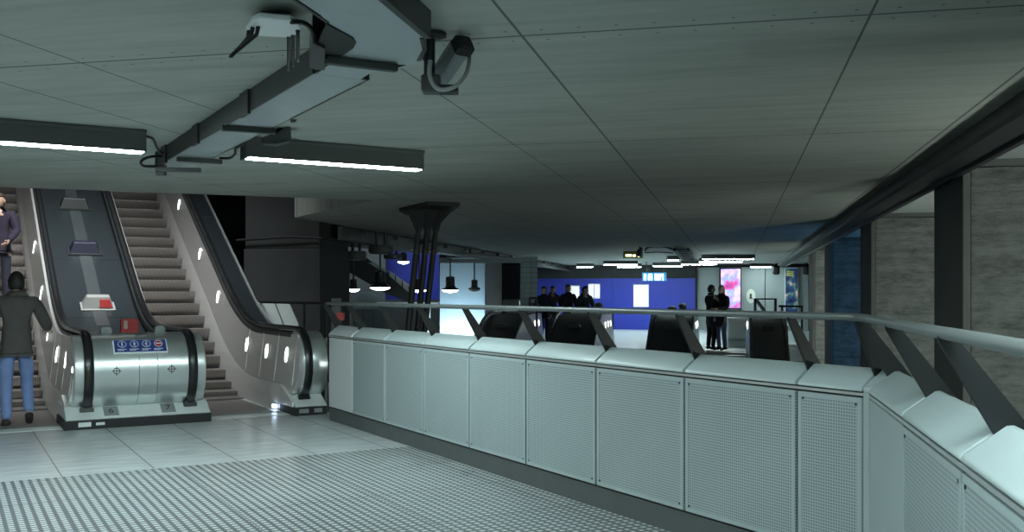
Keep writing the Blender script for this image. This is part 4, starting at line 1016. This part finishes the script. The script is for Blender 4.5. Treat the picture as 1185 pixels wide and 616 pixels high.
# ------------------------------------------------------------ people
M['skin'] = mat('skin', (.42, .27, .20), .5, 0, .06, 8)
def cloth(name, col, rough=.85): return mat(name, col, rough, 0, .25, 9, .2)
class Sk:
    def __init__(s): s.V, s.E, s.Rr = [], [], []
    def add(s, p, r, link=None):
        s.V.append(Vector(p)); s.Rr.append(r); i = len(s.V)-1
        if link is not None: s.E.append((link, i))
        return i
    def chain(s, start, pts):
        for p, r in pts: start = s.add(p, r, start)
        return start
    def mesh(s, root=0, sub=2):
        me = bpy.data.meshes.new('tmp'); 
        bm = bmesh.new(); lay = bm.verts.layers.skin.verify(); vs = [bm.verts.new(v) for v in s.V]
        for a, b in s.E: bm.edges.new((vs[a], vs[b]))
        for i, v in enumerate(vs):
            r = s.Rr[i]; v[lay].radius = r if isinstance(r, tuple) else (r, r); v[lay].use_root = (i == root)
        bm.to_mesh(me); bm.free()
        o = bpy.data.objects.new('tmp', me); COL.objects.link(o)
        m = o.modifiers.new('s', 'SKIN'); m.use_smooth_shade = True; m.branch_smoothing = .5
        q = o.modifiers.new('sub', 'SUBSURF'); q.levels = sub; q.render_levels = sub
        dg = bpy.context.evaluated_depsgraph_get(); dg.update()
        out = bpy.data.meshes.new_from_object(o.evaluated_get(dg)); bpy.data.objects.remove(o)
        for p in out.polygons: p.use_smooth = True
        return out
def child(me, name, m, root):
    me.materials.clear(); me.materials.append(m)
    o = bpy.data.objects.new(name, me); COL.objects.link(o); o.parent = root; return o
def person(label, w, face, jacket, trousers, hair, h=1.75, arms=None, legs=None, head_turn=0, long_hair=False, coat=False, shoes=None, group=None, skirt=None):
    """w = place of the feet, face = heading (0 looks along +Y). arms/legs: joint overrides in body space (x right, y front, z up, for 1.75 m)"""
    root = bpy.data.objects.new('person', None); COL.objects.link(root); root.location = w; root.rotation_euler = (0, 0, face)
    root.scale = (h/1.75,)*3; root.empty_display_size = .2
    tag(root, label, 'person', group); META[root.name] = ('w', Vector((0, 0, 0)))
    a = {'Lsh': (-.185, 0, 1.42), 'Rsh': (.185, 0, 1.42), 'Lel': (-.25, -.04, 1.13), 'Rel': (.25, -.04, 1.13), 'Lwr': (-.25, .06, .89), 'Rwr': (.25, .06, .89)}
    a.update(arms or {})
    l = {'Lhip': (-.095, 0, .90), 'Rhip': (.095, 0, .90), 'Lkn': (-.10, .025, .49), 'Rkn': (.10, .025, .49), 'Lan': (-.10, -.02, .085), 'Ran': (.10, -.02, .085), 'Lto': (-.115, .15, .03), 'Rto': (.115, .15, .03)}
    l.update(legs or {})
    T = lambda k: Vector(a.get(k) or l.get(k))
    # continuous body: trunk, neck, limbs, hands with five fingers
    s = Sk(); pel = s.add((0, 0, .95), (.135, .10)); wst = s.add((0, .005, 1.10), (.12, .09), pel); ch = s.add((0, 0, 1.30), (.15, .10), wst); nb = s.add((0, -.01, 1.46), (.075, .065), ch)
    nk = s.add((0, .0, 1.54), .05, nb)
    for sd in 'LR':
        x = s.add(T(sd+'sh'), .055, ch); x = s.chain(x, [(T(sd+'sh').lerp(T(sd+'el'), .5), .045), (T(sd+'el'), .037), (T(sd+'el').lerp(T(sd+'wr'), .4), .036), (T(sd+'wr'), .026)])
        y = s.add(T(sd+'hip'), .085, pel); s.chain(y, [(T(sd+'hip').lerp(T(sd+'kn'), .5), .072), (T(sd+'kn'), .052), (T(sd+'kn').lerp(T(sd+'an'), .35), .052), (T(sd+'an'), .034), (T(sd+'to').lerp(T(sd+'an'), .4), .036), (T(sd+'to'), .026)])
    body = s.mesh(pel); bm = bmesh.new(); bm.from_mesh(body)
    def join(me):
        b2 = bmesh.new(); b2.from_mesh(me); t = bpy.data.meshes.new('t'); b2.to_mesh(t); b2.free(); bm.from_mesh(t)
    # hands
    for sd, sg in (('L', -1), ('R', 1)):
        w_, e_ = T(sd+'wr'), T(sd+'el'); d = (w_-e_).normalized(); side = Vector((0, 1, 0)) if abs(d.y) < .8 else Vector((-sg, 0, 0)); side = (side-d*side.dot(d)).normalized(); n = d.cross(side)*sg
        hk = Sk(); p = hk.add(w_-d*.01, .026); p = hk.add(w_+d*.045, (.024, .036), p); p = hk.add(w_+d*.085, (.020, .038), p)
        palm = hk.mesh(0, 1); join(palm)
        for k, (off, ln) in enumerate(((.030, .070), (.010, .080), (-.010, .074), (-.030, .058))):
            q = w_+d*.075+side*off; fk = Sk(); i0 = fk.add(q, .010); fk.chain(i0, [(q+d*ln*.45-n*.006, .0095), (q+d*ln*.8-n*.02, .0085), (q+d*ln*.98-n*.04, .007)]); join(fk.mesh(0, 1))
        q = w_+d*.03+side*.026; fk = Sk(); i0 = fk.add(q, .012); fk.chain(i0, [(q+d*.03+side*.026-n*.006, .0105), (q+d*.062+side*.036-n*.016, .009)]); join(fk.mesh(0, 1))
    # head with face
    c, sn = math.cos(head_turn), math.sin(head_turn)
    hb = bmesh.new(); bmesh.ops.create_uvsphere(hb, u_segments=20, v_segments=16, radius=1)
    for v in hb.verts:
        x, y, z = v.co; jaw = max(0, -z)
        X = x*.076*(1-.28*jaw); Y = y*.095*(1-.12*jaw)+.012*jaw*(1 if y > 0 else -.4); Z = z*.118
        if y > .55:
            if abs(x) < .20 and -.35 < z < .15: Y += .022*(1-abs(x)/.20)*(.55-abs(z+.15)) * 1.8     # nose
            if .10 < z < .30 and .2 < abs(x) < .55: Y -= .007                                         # eye sockets
            if abs(x) < .35 and -.55 < z < -.42: Y += .006                                            # lips
            if abs(x) < .3 and z < -.75: Y += .008                                                    # chin
        v.co = (X*c-Y*sn, X*sn+Y*c+.012, Z+1.615)
    for sg in (-1, 1):
        g = bmesh.ops.create_uvsphere(hb, u_segments=8, v_segments=6, radius=1)
        for v in g['verts']:
            x, y, z = v.co; X, Y, Z = sg*.078+x*.010, y*.018-.004, z*.032
            v.co = (X*c-Y*sn, X*sn+Y*c+.012, Z+1.61)
    t = bpy.data.meshes.new('t'); hb.to_mesh(t); hb.free(); bm.from_mesh(t)
    for f in bm.faces: f.smooth = True
    out = bpy.data.meshes.new('body'); bm.to_mesh(out); bm.free(); b_ = child(out, 'body', M['skin'], root)
    eb = bmesh.new()
    for sg in (-1, 1):
        g = bmesh.ops.create_uvsphere(eb, u_segments=8, v_segments=6, radius=.010)
        for v in g['verts']:
            x, y, z = v.co; X, Y = x+sg*.030, y+.083; v.co = (X*c-Y*sn, X*sn+Y*c+.012, z+1.635)
    t = bpy.data.meshes.new('eyes'); eb.to_mesh(t); eb.free(); child(t, 'eyes', M['black'], root)
    # hair
    hh = bmesh.new(); bmesh.ops.create_uvsphere(hh, u_segments=20, v_segments=14, radius=1)
    kill = []
    for v in hh.verts:
        x, y, z = v.co
        lim = (-.75 if y < .1 else .32) if not long_hair else (-1.0 if y < .25 else .35)
        dz = 0
        if z < lim: kill.append(v); continue
        X, Y, Z = x*.086, y*.105, z*.128
        if long_hair and z < 0: Z *= 2.0; X *= 1.05; Y = Y*1.0-.01
        v.co = (X*c-(Y-.006)*sn, X*sn+(Y-.006)*c+.012, Z+1.625)
    bmesh.ops.delete(hh, geom=kill, context='VERTS')
    for f in hh.faces: f.smooth = True
    t = bpy.data.meshes.new('hair'); hh.to_mesh(t); hh.free(); ho = child(t, 'hair', hair, root)
    sm = ho.modifiers.new('thick', 'SOLIDIFY'); sm.thickness = .016
    # jacket
    s = Sk(); z0 = .60 if coat else .84
    b0 = s.add((0, 0, z0), (.175, .135)); hp = s.add((0, 0, .95), (.168, .128), b0); ws = s.add((0, 0, 1.12), (.155, .118), hp); cj = s.add((0, 0, 1.32), (.20, .145), ws); nj = s.add((0, -.01, 1.455), (.125, .10), cj); s.add((0, -.005, 1.545), (.085, .085), nj)
    for sd in 'LR':
        x = s.add(T(sd+'sh'), .095, cj); e = T(sd+'wr')
        s.chain(x, [(T(sd+'sh').lerp(T(sd+'el'), .5), .078), (T(sd+'el'), .068), (T(sd+'el').lerp(e, .55), .060), (T(sd+'el').lerp(e, .97), .048)])
    child(s.mesh(1), 'coat' if coat else 'jacket', jacket, root)
    # trousers
    s = Sk(); p0 = s.add((0, 0, 1.0), (.142, .108)); p1 = s.add((0, 0, .90), (.150, .115), p0)
    for sd in 'LR':
        y = s.add(T(sd+'hip')-Vector((0, 0, .04)), .095, p1); k = T(sd+'kn'); an = T(sd+'an')
        s.chain(y, [(T(sd+'hip').lerp(k, .5), .086), (k, .068), (k.lerp(an, .5), .064), (k.lerp(an, 1.0), .058)])
    child(s.mesh(1), 'trousers', trousers, root)
    for sd in 'LR':
        an, tt = T(sd+'an'), T(sd+'to'); d = (tt-an); bk = an-Vector((d.x, d.y, 0))*.35; bk.z = an.z-.045
        s = Sk(); q = s.add(an+Vector((0, 0, .01)), .048); q2 = s.add(bk+Vector((0, 0, .015)), .040, q); q3 = s.add(an.lerp(tt, .55)+Vector((0, 0, -.005)), (.046, .036), q); s.add(tt+(tt-an)*.15+Vector((0, 0, .005)), (.040, .028), q3)
        child(s.mesh(0), 'shoe', shoes or M['blk'], root)
    return root
HB = cloth('dark_hair', (.012, .010, .009), .6); HBR = cloth('brown_hair', (.045, .028, .018), .6); HBL = cloth('blond_hair', (.30, .20, .08), .55)
JEAN = cloth('blue_denim', (.15, .22, .42)); JEANL = cloth('pale_denim', (.16, .20, .30)); BLKC = cloth('black_cloth', (.010, .011, .013)); GRC = cloth('charcoal_jacket', (.07, .065, .062)); PUR = cloth('dark_plum_cloth', (.018, .012, .028)); NAV = cloth('navy_cloth', (.015, .018, .03)); BRN = cloth('dark_brown_cloth', (.04, .022, .02))
# the man walking onto the left escalator, seen from behind
W0 = at(19, 340, 10.75); W0.z = .010
person('person seen from behind in a dark jacket and blue jeans, stepping onto the left escalator', W0, A_UV, GRC, JEAN, HB, 1.74,
       arms={'Rel': (.30, .02, 1.16), 'Rwr': (.34, .26, 1.10), 'Lel': (-.27, -.03, 1.13), 'Lwr': (-.24, .12, .90)},
       legs={'Lkn': (-.10, .03, .49), 'Rkn': (.11, .10, .50), 'Ran': (.12, -.12, .17), 'Rto': (.13, .03, .055), 'Lan': (-.10, -.01, .085)}, shoes=cloth('dark_shoe', (.02, .016, .014), .5))
# the person coming down behind him, cut off by the ceiling edge
v, u = .74, 16.82
w = fr('uv', v, u); w.z = rise(12.12+.346*13+.17, UN, .8)-.008
person('person in dark plum clothes high on the left escalator, head hidden by the ceiling edge', w, A_UV+math.pi-.35, PUR, NAV, HBR, 1.72,
       arms={'Rel': (.24, .06, 1.16), 'Rwr': (.10, .24, 1.05), 'Lel': (-.26, .04, 1.14), 'Lwr': (-.20, .24, .98)})
# group of four by the far escalators
for k, (px, Y, h, face, jk, hr, lab) in enumerate(((629.5, 28.8, 1.72, 2.8, NAV, HB, 'leftmost of the four dark-clad people, standing apart before the blue hoarding'), (639.5, 29.7, 1.74, 3.4, BRN, HBR, 'person in brownish dark jacket, second from the left in the group of four'),
        (657.5, 28.75, 1.78, 2.6, BLKC, HB, 'broad person in black, third from the left in the group of four'), (677, 28.6, 1.72, 3.6, BLKC, HB, 'person in black at the right end of the group, before the white notices'))):
    w = at(px, 340, Y); w.z = .004
    person(lab, w, face, jk, BLKC, hr, h, coat=(k == 2), arms={'Rel': (.27, .05, 1.14), 'Rwr': (.14, .24, 1.10), 'Lel': (-.27, .03, 1.14), 'Lwr': (-.15, .22, 1.08)} if k % 2 else None, head_turn=.4*(k-1.5))
# the couple
w = at(823, 340, 25.5); w.z = .010
person('dark-haired person in black, left of the embracing couple, face turned right', w, -1.1, BLKC, BLKC, HB, 1.73, coat=True, head_turn=-.35,
       arms={'Lel': (-.24, .14, 1.20), 'Lwr': (-.04, .32, 1.16), 'Rel': (.24, .16, 1.22), 'Rwr': (.08, .36, 1.24)})
w = at(835, 340, 25.35); w.z = .010
person('blond person in a long black coat and pale jeans, right of the embracing couple', w, 2.2, BLKC, JEANL, HBL, 1.72, coat=True, long_hair=True, head_turn=.2,
       arms={'Lel': (-.26, .06, 1.16), 'Lwr': (-.10, .26, 1.12), 'Rel': (.26, .06, 1.16), 'Rwr': (.12, .26, 1.12)})
for px, y, lab in ((693, 351.5, 'short dark bollard right of the group of four'), (778, 355, 'short dark bollard in front of the dark hoarding end, left one of two'), (790, 352, 'taller dark bollard in front of the dark hoarding end, right one of two')):
    c = at(px, y, 29.4); b = MB(); r = .10
    b.lathe([(r, .001), (r, c.z-.08), (r*1.25, c.z-.07), (r*1.25, c.z-.02), (r*.8, c.z+.02), (.01, c.z+.03)], (c.x, c.y, 0), 16)
    solo(b, 'bollard', M['dark'], lab, 'bollard', 'w', (c.x, c.y, 0), smooth=True)
# ------------------------------------------------------------ unseen area lights, sky, camera
def area(name, loc, sx, sy, power, col=LAMP, rot=(0, 0, 0)):
    l = bpy.data.lights.new(name, 'AREA'); l.shape = 'RECTANGLE'; l.size = sx; l.size_y = sy; l.energy = power; l.color = col
    o = bpy.data.objects.new(name, l); COL.objects.link(o); o.location = loc; o.rotation_euler = rot; return o
w = bpy.data.worlds.new('World'); sc.world = w; w.use_nodes = True
w.node_tree.nodes['Background'].inputs[0].default_value = (.55, .75, .8, 1); w.node_tree.nodes['Background'].inputs[1].default_value = .012
# unseen lights: added over escalator shaft to brighten it, others in the tall void
o = area('shaft_fill_light', fr('uv', 1.6, 13.0, 7.0), 2.6, 1.5, 115, (.95, .98, 1), (R(32), 0, A_UV)); o.data.spread = R(75)
area('shaft_fill_light', fr('uv', 2.0, 19.5, 9.5), 3.5, 4, 90, (.95, .98, 1), (0, 0, A_UV))
area('void_wall_light', at(534, 397.5, 28.75), 1.6, .08, 42, (.72, .90, 1), (R(112), 0, 0))
area('deep_hall_light', at(440, 245, 33), 5, 3, 110, (.8, .93, 1))
cd = bpy.data.cameras.new('Camera'); cam = bpy.data.objects.new('Camera', cd); COL.objects.link(cam)
cd.sensor_width = 36; cd.lens = 36*F/1185; cd.shift_y = (HY-308)/1185; cd.clip_start = .05; cd.clip_end = 200
cam.location = (0, 0, CH); cam.rotation_euler = (R(90), 0, 0); sc.camera = cam
vs = sc.view_settings; sc.display_settings.display_device = 'sRGB'
vs.view_transform = 'Standard'; vs.look = 'None'; vs.gamma = 1; vs.use_curve_mapping = False; vs.exposure = 0.5
sc.cycles.use_denoising = True; sc.cycles.max_bounces = 8; sc.cycles.diffuse_bounces = 5
sc.cycles.sample_clamp_indirect = 6
